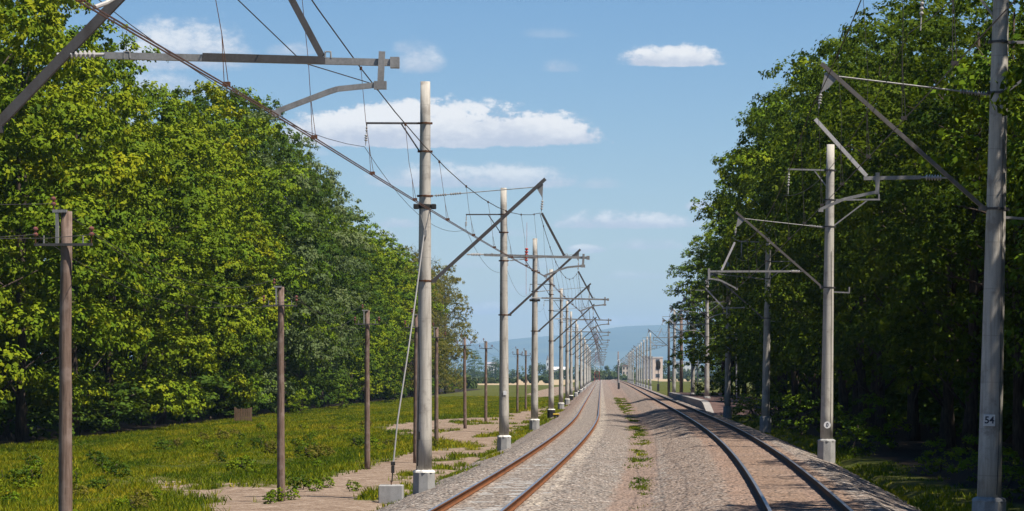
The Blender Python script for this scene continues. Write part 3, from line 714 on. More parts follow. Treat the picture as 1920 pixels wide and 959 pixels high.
# ------------------------------------------------------------------ timber utility poles
def utility_pole(h=6.6):
    root = empty('utility_pole', (0, 0, 0)); k = 9; wob = random.Random(5)
    b = MB(); b.tube([(wob.uniform(-.006, .006) + .0035 * (i - 4.5) ** 2 * .2, 0, -.4 + (h + .4) * i / k) for i in range(k + 1)], [.128 - .034 * i / k for i in range(k + 1)], 12); b.build('shaft', M['timber'], root, True)
    a = MB(); a.bar((-.52, -.12, h - .58), (.52, -.12, h - .58), .05, .045); ar = a.build('crossarm', M['steel_dark'], root)
    for s in (-1, 1):
        j = MB(); j.tube([(s * .5, -.12, h - .56), (s * .5, -.12, h - .40)], .012, 6); j.build('hook', M['rust'], ar)
        i_ = MB(); ins(i_, (s * .5, -.12, h - .45), (s * .5, -.12, h - .26), .05, 2); i_.build('insulator', M['brown_glaze'], ar)
        n = MB(); n.tube([(s * .35, -.12, h - .56), (s * .35, -.12, h - .42)], .013, 6); n.build('pin', M['steel'], ar)
    br = MB(); br.bar((-.12, -.09, h - .6), (-.12, -.09, h - .02), .05, .05); br.bar((-.2, -.09, h), (.05, -.09, h), .06, .05); t = br.build('top_bracket', M['steel'], root)
    i_ = MB(); i_.tube([(-.19, -.09, h), (-.19, -.09, h + .12)], .012, 6); ins(i_, (-.19, -.09, h + .08), (-.19, -.09, h + .26), .048, 2); i_.build('insulator', M['brown_glaze'], t)
    return root
UP = [(46, -9.25, 0), (82, -9.85, 0), (112, -9.83, 0), (152, -9.4, 0), (194, -9.9, 0), (216, -9.35, -.05), (280, -8.8, 0), (297, -8.4, -.1), (372, -9.3, -.2), (420, -10.5, -.2), (120, -8.35, .02)]
up0 = utility_pole(); UG = 'weathered timber poles along the meadow'
ULAB = ['tall timber pole standing nearest at far left, its foot below the frame', 'timber pole with crossarm in the meadow, second from the left edge', 'third timber pole from the left, in front of the dark tree foot', 'fourth timber pole, just right of the nearest concrete mast',
        'timber pole at the edge of the gravel patch, against the end of the left wood', 'timber pole on the gravel patch, first with open sky behind it', 'small timber pole between the second and third left concrete masts', 'timber pole close left of the third concrete mast of the left row',
        'slim timber pole far down the left meadow', 'farthest timber pole, before the dry field on the left', 'timber pole half hidden behind the guy wire of the nearest left mast']
US = []
for i, (d, x, dz) in enumerate(UP):
    o = up0 if i == 0 else copy_tree(up0); z = gz(x, d) + .0
    o.location = (x, d, -.9 if i else -.78); o.rotation_euler = (rr.uniform(-.01, .01), rr.uniform(-.008, .008), rr.uniform(-.15, .15)); tag(o, ULAB[i], 'utility pole', UG)
    if i != 10: US.append((d, x))
US = [(6, -8.8)] + US
for k, (dx, z) in enumerate(((-.5, 5.42), (.5, 5.42), (-.19, 5.95))):
    b = MB(); line(b, [Vector((x + dx, d, z)) for d, x in sorted(US)], .75, .006, 10)
    tag(b.build('telephone_wire', M['wire']), ['thin telephone wire on the left ends of the timber pole crossarms', 'thin telephone wire on the right ends of the timber pole crossarms', 'thin telephone wire along the tops of the timber poles'][k], 'wire')

# ------------------------------------------------------------------ small lineside things
bx = empty('cable_box', (-3.62, 215, -.62)); tag(bx, 'small black box with a yellow lid in the ballast by the left masts', 'cable box')
b = MB(); b.box((0, 0, .2), (.40, .4, .4), bev=.02); b.build('body', M['black'], bx)
b = MB(); b.box((0, 0, .43), (.5, .5, .11), bev=.02); b.build('lid', M['paint_yellow'], bx)
b = MB(); b.box((.02, -.205, .26), (.16, .01, .1)); b.build('plate', M['steel'], bx)
def signal(loc, h, label, dark):
    r = empty('signal_post', loc); tag(r, label, 'railway signal', 'colour light signals')
    b = MB(); b.tube([(0, 0, -.3), (0, 0, h)], .09, 12); b.build('post', M['black'] if dark else M['steel_white'], r)
    b = MB(); b.box((0, 0, .7), (.5, .4, 1.5), bev=.03); b.build('relay_case', M['black'], r)
    hd = MB(); w = .52 if not dark else 1.0; hh = 1.5 if not dark else 1.9
    vs = []
    for y in (-.16, .02):
        for i in range(16):
            a = 2 * math.pi * i / 16; vs.append((w / 2 * math.cos(a), y, h - .2 + math.copysign(max(0, hh / 2 - w / 2), math.sin(a)) + w / 2 * math.sin(a)))
    fs = [tuple(range(16)), tuple(range(31, 15, -1))] + [(i, 16 + i, 16 + (i + 1) % 16, (i + 1) % 16) for i in range(16)]
    hd.add(vs, fs); H = hd.build('signal_head', M['black'] if dark else M['paint_white'], r)
    for k in (-1, 0, 1):
        l = MB(); l.tube([(0, -.17, h - .2 + k * .38), (0, -.32, h - .17 + k * .38)], .13, 12); l.build('lamp_hood', M['black'], H)
    return r
signal((4.0, 604, -.28), 6.2, 'slim white railway signal between the two tracks near the vanishing point', False)
signal((12.0, 560, -.4), 5.6, 'railway signal with a black head before the pale tower on the right', True)

# low platform on the right
pf = empty('platform', (0, 0, 0)); tag(pf, 'low concrete platform with a pale edge beside the right track', 'platform')
b = MB(); st = list(np.linspace(221, 350, 25)); vs = []; fs = []
def pz(d): return min(.70, -.38 + (d - 221) * .085)
def pe(d): return 8.85 + (d - 229) * .0006
for d in st: vs += [(pe(d), d, -.6), (pe(d), d, pz(d)), (pe(d) + .62, d, pz(d)), (pe(d) + .62, d, -.6)]
for i in range(24):
    for j in range(3): fs.append((i * 4 + j, i * 4 + 4 + j, i * 4 + 5 + j, i * 4 + 1 + j))
fs += [(3, 2, 1, 0), (96, 97, 98, 99)]; b.add(vs, fs); b.build('edge_slab', M['platform'], pf)
b = MB(); vs = []; fs = []
for d in st: vs += [(pe(d) + .62, d, pz(d) - .02), (pe(d) + 7, d, pz(d) - .04), (pe(d) + 7.4, d, -.6)]
for i in range(24):
    for j in range(2): fs.append((i * 3 + j, i * 3 + 3 + j, i * 3 + 4 + j, i * 3 + 1 + j))
vs += [(pe(221) + .62, 221, -.6)]; fs.append((0, 1, 2, len(vs) - 1)); b.add(vs, fs); b.build('surface', M['asphalt'], pf)
def lamp(loc, h, label):
    r = empty('street_lamp', loc); tag(r, label, 'street lamp', 'platform lamps')
    b = MB(); b.tube([(0, 0, -.2), (0, 0, h - .3), (-.08, 0, h - .08), (-.25, 0, h), (-.5, 0, h + .02)], [.07, .055, .05, .045, .04], 10); b.build('lamp_post', M['steel_white'], r)
    b = MB(); b.box((-.62, 0, h + .02), (.42, .16, .1), bev=.03); b.build('lamp_head', M['steel'], r)
lamp((11.5, 318, .67), 4.9, 'grey street lamp with a short arm on the platform under the trees'); lamp((13.3, 262, .67), 6.5, 'thin street lamp deeper in the shade of the right wood')
# heavier poles standing on the platform end
def stout(loc, h, r0, r1, mat, label, sign=False):
    r = empty('lineside_pole', loc); tag(r, label, 'pole', 'dark poles around the platform end')
    b = MB(); b.tube([(0, 0, -.6), (0, 0, h * .5), (0, 0, h)], [r0, (r0 + r1) / 2, r1], 14); b.build('shaft', mat, r, True)
    if sign: b = MB(); b.bar((-1.4, 0, h - 2.6), (1.6, 0, h - 2.6), .1, .1); b.bar((-1.2, 0, h - 3.6), (1.6, 0, h - 3.6), .08, .08); b.build('crossarm', M['steel_dark'], r)
    return r
stout((11.1, 369, .2), 11.2, .26, .2, M['timber'], 'thick brown pole with crossarms standing behind the platform', True)
stout((10.1, 372, .2), 6.2, .17, .15, M['black'], 'short black pole without arms behind the platform')
stout((9.55, 376, .2), 10.4, .2, .16, M['steel_dark'], 'dark slender pole nearest the track at the platform end')
stout((6.4, 1000, -.3), 12, .28, .2, M['timber'], 'lone brown pole far away between the two tracks')

# wooden fence piece at the foot of the left wood
fn = empty('wooden_fence', (-29.0, 216, gz(-29, 216))); tag(fn, 'short weathered plank fence at the foot of the left wood', 'fence')
b = MB()
for i in range(9): b.box((-.56 + i * .14, rr.uniform(-.02, .02), .58 + rr.uniform(-.04, .05)), (.11, .025, 1.16 + rr.uniform(-.1, .1)))
b.build('planks', M['plank'], fn)
b = MB(); b.box((0, .04, .3), (1.3, .05, .08)); b.box((0, .04, .9), (1.3, .05, .08)); b.build('rail', M['plank'], fn)
for s in (-1, 1): b = MB(); b.box((s * .66, .05, .6), (.1, .1, 1.3)); b.build('post', M['plank'], fn)

# ------------------------------------------------------------------ far buildings
def house(name, loc, w, dpt, h, wall, roofm, label, cat, win=(3, 2), roof='gable', rh=2.):
    r = empty(name, loc); tag(r, label, cat)
    b = MB(); b.box((0, 0, h / 2 - .5), (w, dpt, h + 1)); b.build('wall', wall, r)
    if roof == 'gable':
        b = MB(); o = .3; b.add([(-w / 2 - o, -dpt / 2 - o, h), (w / 2 + o, -dpt / 2 - o, h), (w / 2 + o, dpt / 2 + o, h), (-w / 2 - o, dpt / 2 + o, h), (-w / 2 - o, 0, h + rh), (w / 2 + o, 0, h + rh)], [(3, 2, 1, 0), (0, 1, 5, 4), (2, 3, 4, 5), (0, 4, 3), (1, 2, 5)]); b.build('roof', roofm, r)
    else: b = MB(); b.box((0, 0, h + .25), (w + .5, dpt + .5, .5)); b.build('roof', roofm, r)
    for j in range(win[1]):
        for i in range(win[0]):
            x = -w / 2 + w * (i + .5) / win[0]; z = h * (j + .55) / win[1]
            b = MB(); b.box((x, -dpt / 2 - .06, z), (w / win[0] * .42, .12, h / win[1] * .5)); f = b.build('window', M['plaster_grey'], r)
            b = MB(); b.box((x, -dpt / 2 - .14, z), (w / win[0] * .34, .06, h / win[1] * .42)); b.build('pane', M['glass_dark'], f)
    return r
ppm = lambda d: F / d
def bx_at(px, d): return (px - VX) * d / F
house('tower_block', (bx_at(1233, 1900), 1900, -.6), 7.2, 8, 15.8, M['plaster_pink'], M['plaster_white'], 'pale square tower building in the distance behind the right masts', 'building', (1, 3), 'flat')
house('apartment_block', (bx_at(1214, 2000), 2000, -.6), 7.5, 12, 17., M['plaster_grey'], M['plaster_grey'], 'grey block close left of the pale tower, far away', 'building', (3, 5), 'flat')
house('brick_house', (bx_at(1173, 1800), 1800, -.6), 4.6, 6, 9.5, M['plaster_pink'], M['tile'], 'small pinkish building by the signal near the vanishing point', 'building', (2, 3), 'flat')
house('long_shed', (bx_at(1048, 2500), 2500, -.6), 14, 8, 8., M['plaster_white'], M['plaster_white'], 'low white shed far off behind the left masts', 'building', (4, 1), 'gable', 3.)
house('long_shed', (bx_at(1290, 2600), 2600, -.6), 24, 8, 16., M['plaster_white'], M['plaster_white'], 'pale long building far off behind the platform poles', 'building', (7, 3), 'flat')
house('long_shed', (bx_at(921, 2500), 2500, -.6), 11, 8, 13.5, M['plaster_white'], M['plaster_grey'], 'low pale roof peeping over bushes beneath the round trees', 'building', (4, 1), 'gable', 2.)
cs = empty('church_tower', (bx_at(1027, 2400), 2400, -.6)); tag(cs, 'slim white church tower far off beside a left mast', 'church tower')
b = MB(); b.box((0, 0, 8), (2.6, 2.6, 17)); b.build('wall', M['plaster_white'], cs)
b = MB(); b.tube([(0, 0, 16.5), (0, 0, 18), (0, 0, 21.5)], [1.3, .9, .05], 10); b.build('spire', M['steel'], cs)
b = MB(); b.box((0, -1.35, 13), (.9, .1, 2.2)); b.build('louvre', M['glass_dark'], cs)
lt = empty('lattice_tower', (bx_at(1119.5, 1500), 1500, -.5)); tag(lt, 'red and white lattice tower rising at the vanishing point', 'tower')
for k in range(6):
    b = MB(); z0, z1 = k * 5.2, k * 5.2 + 5.2; w0, w1 = 1.5 - .2 * k, 1.5 - .2 * (k + 1)
    c0 = [(-w0, -w0), (w0, -w0), (w0, w0), (-w0, w0)]; c1 = [(-w1, -w1), (w1, -w1), (w1, w1), (-w1, w1)]
    for i in range(4):
        j = (i + 1) % 4
        b.bar((*c0[i], z0), (*c1[i], z1), .16, .16); b.bar((*c0[i], z0), (*c1[j], z1), .09, .09); b.bar((*c0[j], z0), (*c1[i], z1), .09, .09); b.bar((*c1[i], z1), (*c1[j], z1), .09, .09)
    b.build('section', M['red'] if k % 2 == 0 else M['paint_white'], lt)

# ------------------------------------------------------------------ trees
def leaves(C, N, size, tint, lr):
    """leaf faces: centres C, normals N"""
    n = len(C); N = N / np.linalg.norm(N, axis=1, keepdims=True)
    T = lr.normal(0, 1, (n, 3)); T -= N * (T * N).sum(1, keepdims=True); T /= np.linalg.norm(T, axis=1, keepdims=True); B = np.cross(N, T)
    L = size * lr.uniform(.7, 1.35, (n, 1)); W = L * lr.uniform(.55, .85, (n, 1)); fold = N * (L * lr.uniform(-.02, .22, (n, 1)))
    P = np.stack([C - T * L * .5, C + B * W * .5 + fold + T * L * .08, C + T * L * .5, C - B * W * .5 + fold + T * L * .08], 1).reshape(-1, 3)
    return P, np.arange(4 * n).reshape(n, 4)
def unit(a): return a / (np.linalg.norm(a, axis=-1, keepdims=True) + 1e-9)
def crown_mesh(name, seed, H, Rr, zb, nb, leaf, br=(1.2, 2.4), sub=.36, per=15, dens=6.2, mat=None):
    """a crown of boughs; each bough is a dome of leaf tufts that leaves a dark hollow beneath it"""
    lr = np.random.default_rng(seed); C = []; N = []; Tn = []; centres = []; placed = []
    bumps = unit(lr.normal(0, 1, (6, 3)))
    tries = 0
    while len(placed) < nb and tries < nb * 60:
        tries += 1
        t = lr.uniform(0, 1) ** .78; a = lr.uniform(0, 6.283)
        env = max(.12, math.sin(math.pi * (t * .92 + .08) ** 1.12)) ** .60
        dv = np.array([math.cos(a), math.sin(a), (t - .5) * 2.2]); lob = .86 + .42 * np.sum(np.maximum(0, bumps @ unit(dv) - .5))
        inner = lr.uniform() < .22
        rad = Rr * env * lob * (lr.uniform(.35, .7) if inner else lr.uniform(.78, 1.02))
        c = np.array([math.cos(a) * rad, math.sin(a) * rad, zb + (H * .96 - zb) * t]); rb = lr.uniform(*br) * (1.08 - .38 * t)
        if any(np.linalg.norm((c - q) * np.array([1, 1, 1.25])) < .74 * (rb + r2) for q, r2 in placed): continue
        placed.append((c, rb)); centres.append(c)
        out = np.array([math.cos(a), math.sin(a), .25 + .8 * t]); out /= np.linalg.norm(out)
        ns = int(dens * rb * rb)
        d = unit(lr.normal(0, 1, (ns * 2, 3))); sc = d @ out * .45 + d[:, 2] * .75
        d = d[np.argsort(-sc)[:ns]]
        wob = 1 + .16 * np.sin(d @ lr.normal(0, 3.2, 3) + lr.uniform(0, 6))[:, None]
        sp = c + d * rb * wob * lr.uniform(.72, 1.05, (ns, 1)) * np.array([1.15, 1.15, .72])
        bt = lr.normal(.5, .13)
        k = np.maximum(4, (per * lr.uniform(.6, 1.4, ns)).astype(int)); idx = np.repeat(np.arange(ns), k); n = len(idx)
        off = lr.normal(0, 1, (n, 3)) * sub * np.array([.62, .62, .42])
        C.append(sp[idx] + off); N.append(d[idx] * .8 + np.array([0, 0, .35]) + unit(off) * .3 + lr.normal(0, .36, (n, 3)))
        Tn.append(np.clip(bt + lr.normal(0, .12, ns)[idx] + lr.normal(0, .10, n), 0, 1))
    C = np.concatenate(C); N = np.concatenate(N); Tn = np.concatenate(Tn); C[:, 2] = np.maximum(C[:, 2], .05)
    P, Fc = leaves(C, N, leaf, Tn, lr)
    return np_mesh(name, P, Fc, mat, None, {'tint': ('FACE', Tn)}, link=False), centres
def trunk_mesh(name, seed, H, r0, centres, nl=10, twig=0):
    lr = random.Random(seed); b = MB(); k = 8; pts = []; x = y = 0
    for i in range(k + 1):
        pts.append(Vector((x, y, -.3 + (H * .86 + .3) * i / k))); x += lr.uniform(-.16, .16); y += lr.uniform(-.16, .16)
    b.tube(pts, [r0 * (1.35 if i == 0 else 1) * (1 - .9 * i / k) + .02 for i in range(k + 1)], 9)
    cs = sorted(centres, key=lambda c: lr.random())[:nl]
    for c in cs:
        c = Vector(c); zs = max(1.5, min(H * .75, c.z - lr.uniform(1, 3.2))); i = (zs + .3) / (H * .86 + .3) * k; i0 = min(k - 1, int(i)); s = pts[i0].lerp(pts[i0 + 1], i - i0)
        c = s.lerp(c, .82); m_ = s.lerp(c, .5) + Vector((0, 0, .1)); rb = r0 * .32 * (1 - .6 * zs / H); b.tube([s, m_, c], [rb, rb * .65, .02], 6)
    for t in range(twig):
        c = Vector(lr.choice(centres)); e = c + Vector((lr.uniform(-1, 1), lr.uniform(-1, 1), lr.uniform(.4, 2.0))); b.tube([c - Vector((0, 0, 1)), c, e], [.05, .03, .01], 4)
    me = bpy.data.meshes.new(name); me.from_pydata(b.v, [], b.f); me.materials.append(M['bark']); me.polygons.foreach_set('use_smooth', [True] * len(b.f)); me.update(); return me
VAR = {}
def variant(key, seed, H, Rr, zb, nb, leaf, nl=12, twig=0, r0=.28, **kw):
    cm, ce = crown_mesh('crown_' + key, seed, H, Rr, zb, nb, leaf, mat=M['leaf_green'], **kw); VAR[key] = (cm, trunk_mesh('trunk_' + key, seed, H, r0, ce, nl, twig), H)
for i in range(6): variant('wide%d' % i, 20 + i, 24., 5.6, 1.2, 58, .24, sub=.25, per=18, dens=9.5, br=(1.3, 2.9))
for i in range(4): variant('edge%d' % i, 40 + i, 21., 5.2, 2.6, 84, .20, 22, br=(.95, 2.0), sub=.24, per=17, dens=11)
for i in range(2): variant('bare%d' % i, 60 + i, 24., 4.6, 1.0, 60, .24, 60, 170, br=(.9, 1.8), sub=.5, per=9, dens=4.5)
for i in range(2): variant('bush%d' % i, 70 + i, 3., 1.5, .1, 20, .16, 6, 0, .06, br=(.35, .7), sub=.16, per=9, dens=50)
variant('weed', 80, .75, .42, .02, 14, .10, 0, 0, .012, br=(.13, .24), sub=.06, per=6, dens=300)
def tree(key, x, y, H, mat, rz, sxy=1., name='leafy_tree', label='', group=None, cat='tree', z=None):
    cm, tm, h0 = VAR[key]; s = H / h0
    r = empty(name, (x, y, gz(x, y) if z is None else z), rz); r.scale = (sxy, sxy, s); tag(r, label, cat, group)
    c = bpy.data.objects.new('crown', cm); COL.objects.link(c); c.parent = r; recolour(c, M[mat])
    t = bpy.data.objects.new('trunk', tm); COL.objects.link(t); t.parent = r
    return r
tr = random.Random(11)
prof = np.array([(-900, .74), (-200, .74), (60, .70), (150, .71), (215, .69), (262, .655), (310, .665), (380, .73), (440, .775), (505, .785), (545, .735), (600, .69), (640, .675), (700, .605), (740, .61), (780, .655), (830, .715), (858, .75), (880, .66), (1100, .6)])
LW = 'trees of the wood left of the meadow'; dcur = 84.; idx = 0
GEN = {'leaf_yellow': 'yellow green leafy tree in the front row of the left wood', 'leaf_green': 'bright green leafy tree in the front row of the left wood', 'leaf_dark': 'dark green leafy tree in the front row of the left wood',
       'leaf_pale': 'pale grey green tree in the front row of the left wood', 'leaf_olive': 'olive brown half bare tree in the left wood', 'leaf_deep': 'deep green tree of the left wood'}
while dcur < 566:
    x = -34 + tr.uniform(-1.6, 1.4); px = VX + F * x / dcur
    H = 3.9 + np.interp(px, prof[:, 0], prof[:, 1]) * abs(x) + tr.uniform(-2.4, 1.6)
    key = 'wide%d' % tr.randrange(6); sc = tr.uniform(.85, 1.25)
    if px < 300: mat = tr.choice(['leaf_yellow', 'leaf_yellow', 'leaf_green'])
    elif px < 425: mat = tr.choice(['leaf_green', 'leaf_yellow', 'leaf_dark'])
    elif px < 520: mat = ['leaf_pale', 'leaf_pale', 'leaf_green', 'leaf_pale', 'leaf_dark'][idx % 5]
    elif px < 600: mat = tr.choice(['leaf_dark', 'leaf_pale', 'leaf_green'])
    elif px < 735: mat = tr.choice(['leaf_green', 'leaf_yellow', 'leaf_green'])
    elif px < 838: mat = 'leaf_olive'; key = 'bare%d' % (idx % 2) if tr.random() < .6 else key
    else: mat = 'leaf_green' if px < 865 else 'leaf_dark'
    lab = GEN[mat]
    if dcur > 552: lab = 'last tree at the far right end of the left wood, against the sky'
    tree(key, x, dcur, H, mat, tr.uniform(0, 6.28), sc, label=lab, group=LW); idx += 1
    dcur += tr.uniform(8.5, 11.) if dcur < 300 else tr.uniform(11, 14.5)
dcur = 88.
while dcur < 580:
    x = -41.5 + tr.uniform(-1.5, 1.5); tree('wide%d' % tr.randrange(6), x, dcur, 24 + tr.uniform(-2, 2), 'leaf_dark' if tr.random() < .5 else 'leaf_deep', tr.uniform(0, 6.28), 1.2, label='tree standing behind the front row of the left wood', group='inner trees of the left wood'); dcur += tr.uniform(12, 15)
# dark taller trees showing above the pale ones
for px, py, d in ((322, 158, 235), (415, 176, 262), (470, 190, 268)):
    x = bx_at(px, d); tree('wide%d' % tr.randrange(6), x, d, 3.9 + (VY - py) * d / F, 'leaf_dark', tr.uniform(0, 6), 1.1, label='dark crowned tall tree rising behind the pale grey green trees', group='dark tall trees behind the pale ones')

RW = 'trees of the wood right of the track'
def right_edge(d): return float(np.interp(d, [0, 60, 82, 91, 105, 114, 150, 215, 300, 350], [17.6, 17.4, 17.8, 20.6, 20.6, 17.0, 15.6, 14.2, 14.6, 15.0]))
dcur = 30.
while dcur < 216:
    x = right_edge(dcur) + tr.uniform(-.8, .8); H = float(np.interp(dcur, [0, 80, 110, 140, 175, 205, 225], [21.5, 21.5, 21.5, 23., 25.5, 25.5, 22.5])) + tr.uniform(-1.2, 1.0)
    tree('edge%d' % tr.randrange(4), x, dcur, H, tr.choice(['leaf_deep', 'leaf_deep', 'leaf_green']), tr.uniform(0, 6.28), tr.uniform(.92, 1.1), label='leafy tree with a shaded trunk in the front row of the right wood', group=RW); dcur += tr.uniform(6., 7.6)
tree('edge1', 13.7, 51.5, 21, 'leaf_deep', 1., 1., label='leafy tree overhanging the nearest right mast, at the right edge', group='trees at the right edge')
for key, x, d, H, lab in (('wide0', 14.1, 207, 22.5, 'rounded tall tree bulging towards the track where the right wood steps down'), ('wide4', 13.9, 298, 21.5, 'rounded sunlit tree standing lower beyond the step in the right wood')):
    tree(key, x, d, H, 'leaf_green', 2., .98, label=lab)
for d, H, dx in ((236, 14, 4.5), (250, 14, 4.5), (264, 15, 4.5), (278, 16, 4.), (291, 19, 2.6), (303, 22.5, .2), (312, 21, 1.2), (326, 20, 2.8), (342, 18, 3.6), (356, 17, 4.)):
    tree('wide2' if d == 303 else 'edge%d' % tr.randrange(4), right_edge(d) + dx, d, H, 'leaf_green' if d > 290 else 'leaf_deep', tr.uniform(0, 6.28), 1., label='sunlit tree at the far end of the right wood, behind the platform' if d > 290 else 'lower tree in the shade behind the platform', group='trees behind the platform')
dcur = 26.
while dcur < 350:
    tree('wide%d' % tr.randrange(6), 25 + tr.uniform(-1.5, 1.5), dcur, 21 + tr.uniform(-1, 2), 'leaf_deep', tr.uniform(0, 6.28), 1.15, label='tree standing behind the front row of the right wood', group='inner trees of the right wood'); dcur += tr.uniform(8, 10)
dcur = 30.
while dcur < 330:
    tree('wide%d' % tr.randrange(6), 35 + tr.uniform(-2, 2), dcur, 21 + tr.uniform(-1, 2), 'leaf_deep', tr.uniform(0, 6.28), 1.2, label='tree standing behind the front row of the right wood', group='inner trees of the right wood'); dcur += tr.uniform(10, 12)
# undergrowth that closes the woods at eye level
dcur = 92.
while dcur < 560:
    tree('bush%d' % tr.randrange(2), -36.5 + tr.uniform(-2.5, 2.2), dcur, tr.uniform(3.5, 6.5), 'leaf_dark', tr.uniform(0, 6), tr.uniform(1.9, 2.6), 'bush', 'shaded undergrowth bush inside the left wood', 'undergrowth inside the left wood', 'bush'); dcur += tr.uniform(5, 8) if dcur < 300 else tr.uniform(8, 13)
dcur = 40.
while dcur < 300:
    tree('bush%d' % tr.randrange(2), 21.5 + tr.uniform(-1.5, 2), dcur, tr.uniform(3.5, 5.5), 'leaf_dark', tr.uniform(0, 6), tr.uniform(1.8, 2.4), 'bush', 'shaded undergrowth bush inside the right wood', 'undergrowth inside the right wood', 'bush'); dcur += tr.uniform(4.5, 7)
# round trees far off, and bushes
for px, py, w, d, lab in ((890, 655, 27, 2050, 'larger round dark tree standing alone against the blue hill'), (929, 669, 22, 2080, 'smaller round tree against the blue hill, right of the larger one')):
    tree('wide1' if w > 25 else 'wide3', bx_at(px, d), d, (VY - py) * d / F + 3.6, 'leaf_dark', 1., w * d / F / 11.5, 'round_tree', lab, 'round trees on the plain', z=-.8)
BG = 'bushes at the foot of the woods'
for px, d, h, mat in ((835, 540, 4, 'leaf_olive'), (846, 570, 3.6, 'leaf_green'), (852, 585, 4.2, 'leaf_olive'), (800, 430, 3, 'leaf_green'), (740, 370, 2.6, 'leaf_dark'), (640, 300, 2.2, 'leaf_green'), (560, 255, 2.2, 'leaf_green')):
    tree('bush%d' % tr.randrange(2), bx_at(px, d), d, h, mat, tr.uniform(0, 6), h / 3, 'bush', 'leafy bush at the foot of the left wood', BG, 'bush')
for x, d, h in ((10.6, 112, 1.6), (11.3, 74, 1.2), (12.0, 84, 1.5), (11.6, 92, 1.2), (11.4, 150, 2.4), (11.2, 171, 2.2), (10.9, 196, 2.0), (12.4, 62, 1.3), (12.6, 125, 2.4), (12.3, 215, 3.2)):
    tree('bush%d' % tr.randrange(2), x, d, h, 'leaf_green', tr.uniform(0, 6), h / 2.6, 'bush', 'leafy bush under the trees of the right wood', 'bushes under the right wood', 'bush')
WG = 'leafy weeds in the meadow'
for px, py, h, mat in ((588, 862, .8, 'leaf_olive'), (570, 858, .7, 'leaf_dark'), (606, 858, .75, 'leaf_olive'), (672, 838, .8, 'leaf_dark'), (520, 942, .5, 'leaf_green'), (545, 938, .45, 'leaf_green'), (505, 946, .4, 'leaf_green'), (562, 915, .6, 'leaf_dark'), (440, 885, .6, 'leaf_green'), (222, 900, .7, 'leaf_dark'), (660, 920, .45, 'leaf_green'), (700, 838, .7, 'leaf_green'), (40, 912, .8, 'leaf_dark'), (265, 952, .6, 'leaf_olive'), (585, 918, .55, 'leaf_green'), (610, 912, .5, 'leaf_green'), (470, 890, .5, 'leaf_yellow')):
    x, d = px_ground(px, py, -.9); tree('weed', x, d, h * .8, mat, tr.uniform(0, 6), h / .9, 'weed_plant', 'leafy weed clump growing in the meadow by the bare dirt', WG, 'weed')

wn = 0
while wn < 70:
    d = 66 + 130 * tr.random() ** 1.4; x = tr.uniform(-24, -6.5)
    if bare_mask(np.array([x]), np.array([d]))[0] > .12 or (d < 100 and x > -8.5): continue
    hh = tr.uniform(.3, .6); wn += 1
    tree('weed', x, d, hh, tr.choice(['leaf_dark', 'leaf_green', 'leaf_green', 'leaf_yellow', 'leaf_olive']), tr.uniform(0, 6), hh / .62 * tr.uniform(.6, 1.05), 'weed_plant', 'leafy weed clump growing in the meadow by the bare dirt', WG, 'weed')

# far tree belt: one mass
def belt():
    lr = np.random.default_rng(5); C = []; N = []; T = []
    for y0, x0, x1, n, hh in ((2250, -700, 700, 900, 17), (2360, -700, 700, 700, 21), (1180, -60, -22, 40, 5), (1700, -15, 22, 60, 12), (760, -90, -36, 50, 8), (1300, 34, 130, 60, 7)):
        for k in range(n):
            x = lr.uniform(x0, x1); h = hh * (.55 + .35 * math.sin(x / 37 + y0) * math.sin(x / 11.3) + lr.uniform(-.12, .2)); rc = lr.uniform(.12, .26) * hh
            m_ = 60; d = lr.normal(0, 1, (m_, 3)); d /= np.linalg.norm(d, axis=1, keepdims=True)
            z = lr.uniform(0, 1) ** .7 * max(2, h - rc)
            p = np.array([x, y0 + lr.uniform(-18, 18), -.9 + z]) + d * rc * lr.uniform(.5, 1, (m_, 1)); p[:, 2] = np.maximum(p[:, 2], -.9); C.append(p); N.append(d + np.array([0, 0, .4])); T.append(np.clip(lr.normal(.5, .22) + lr.normal(0, .1, m_), 0, 1))
    C = np.concatenate(C); N = np.concatenate(N); T = np.concatenate(T); P, Fc = leaves(C, N, 1.5, T, lr)
    tag(np_mesh('far_wood', P, Fc, M['leaf_far'], None, {'tint': ('FACE', T)}), 'far belt of low trees and bushes across the plain', 'wood', None, 'stuff')
belt()

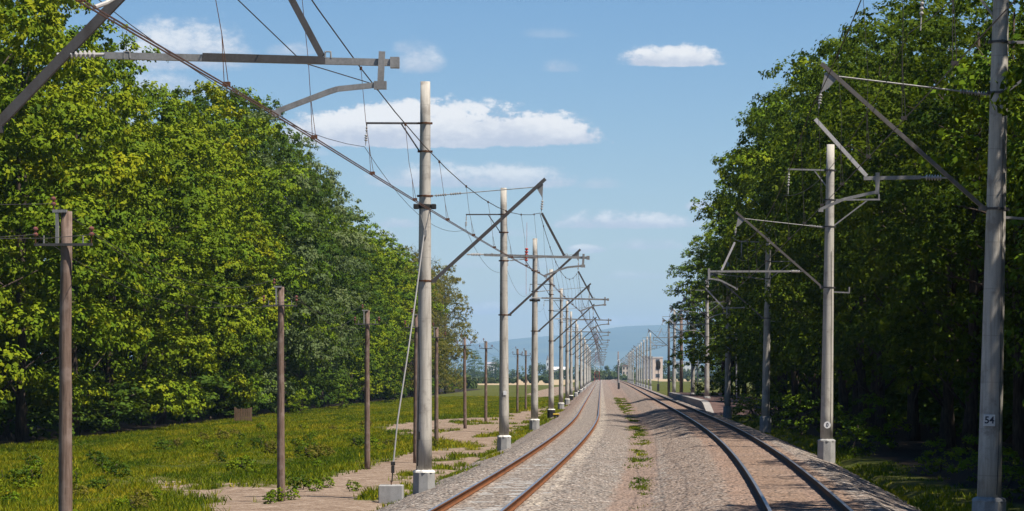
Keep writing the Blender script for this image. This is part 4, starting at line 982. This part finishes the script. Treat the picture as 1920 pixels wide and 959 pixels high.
# ------------------------------------------------------------------ grass
def grass():
    lr = np.random.default_rng(9)
    def scatter(n, x0, x1, y0, y1, dens):
        Y = y0 + (y1 - y0) * lr.uniform(0, 1, n) ** 1.5; X = lr.uniform(x0, x1, n); k = dens(X, Y) > lr.uniform(0, 1, n); return X[k], Y[k]
    def dl(X, Y):
        d = np.clip(1.05 - 1.35 * bare_mask(X, Y), 0, 1) ** 1.5; d *= X < LXv(Y) - 3.6; d *= (1 - forest_mask(X, Y)); return d * np.clip(.75 + .5 * vnoise(X, Y, 2.5), .2, 1)
    X1, Y1 = scatter(200000, -33, -4, 62, 460, dl)
    WP = [(1.5, 99, .5, 6), (1.95, 133, .6, 6), (2.5, 160, .75, 10), (2.3, 200, .45, 9), (2.5, 260, .8, 30), (2.5, 330, 1., 45), (1.3, 80, .3, 4), (1.2, 72, .25, 2), (2.2, 146, .3, 4), (1.6, 112, .2, 5), (1.1, 64, .3, 2.5)]
    def dm(X, Y):
        o = np.zeros(X.shape)
        for a, b, c, e in WP: o = np.maximum(o, 1.1 - ((X - a) / c / 1.25) ** 2 - ((Y - b) / e / 1.5) ** 2)
        return np.clip(o, 0, 1) * np.clip(3. * vnoise(X, Y * .22, .55) + .9 * vnoise(X + 5, Y * .1, 1.7) - .1, .03, .42)
    def dm_old(X, Y):
        lx, rx = LXv(Y) + 2.2, RXv(Y) - 2.6; t = (X - lx) / (rx - lx); return (np.abs(t - .5 - .05 * vnoise(X, Y, 9)) < .11) * (vnoise(X * .6 + 31, Y * .12, 1.5) > .28)
    X2, Y2 = scatter(52000, .4, 4.2, 60, 385, dm)
    def dr(X, Y): return (X > RXv(Y) + 3.5) * (vnoise(X + 3, Y * .6, 1.6) > -.05) * np.clip(1.1 - (X - RXv(Y) - 3.5) / 2.6, .0, 1) * ((Y < 226) | (Y > 352))
    X3, Y3 = scatter(36000, 7, 16, 44, 420, dr)
    def dsl(X, Y): t = LXv(Y) - X; return (t > 2.7) * (t < 4.4) * (vnoise(X * .8 + 7, Y * .16, 1.) > .35)
    X4, Y4 = scatter(16000, -9, -3.4, 62, 330, dsl)
    for nm, (X, Y), zf, hs, lab in (('meadow_grass', (np.concatenate([X1, X4]), np.concatenate([Y1, Y4])), None, .18, 'yellow green meadow grass on the left'), ('track_grass', (X2, Y2), -.30, .075, 'patches of short grass between the tracks'), ('wood_edge_grass', (X3, Y3), None, .13, 'grass along the foot of the right wood')):
        n = len(X); m_ = 6; X = np.repeat(X, m_) + lr.normal(0, .10, n * m_); Y = np.repeat(Y, m_) + lr.normal(0, .12, n * m_)
        if zf is None:
            Z = ground_z(X, Y); lx = LXv(Y); t = lx - X
            Z = np.where((t > 0) & (t < 4.0), np.maximum(Z, -.185 - (t - 1.75) * .33 - .02), Z)
            s = X - RXv(Y); Z = np.where((s > 0) & (s < 3.9), np.maximum(Z, RZ - .185 - (s - 1.75) * .36 - .02), Z)
        else: Z = np.full(n * m_, zf)
        h = hs * lr.uniform(.3, 1.15, n * m_) * np.clip(1 + .6 * vnoise(X, Y * .5, 4.0) + .5 * vnoise(X + 20, Y * .5, 1.1), .25, 2.0); w = lr.uniform(.008, .02, n * m_) * (1 + Y / 130); a = lr.uniform(0, 6.28, n * m_)
        lean = lr.normal(0, .4, (n * m_, 2)) * h[:, None]; dx, dy = np.cos(a) * w, np.sin(a) * w * .4
        P = np.stack([np.stack([X - dx, Y - dy, Z - .03], 1), np.stack([X + dx, Y + dy, Z - .03], 1), np.stack([X + lean[:, 0] + dx * .4, Y + lean[:, 1], Z + h * .8], 1), np.stack([X + lean[:, 0] * 1.2, Y + lean[:, 1] * 1.2, Z + h], 1)], 1).reshape(-1, 3)
        T = np.clip(.5 + .30 * vnoise(X, Y * .4, 3.2) + .26 * vnoise(X, Y * .4, .8) + lr.normal(0, .16, n * m_), 0, 1)
        tag(np_mesh(nm, P, np.arange(4 * n * m_).reshape(-1, 4), M['grass'], None, {'tint': ('FACE', T)}), lab, 'grass', None, 'stuff')
grass()
print('objects', len(bpy.data.objects))
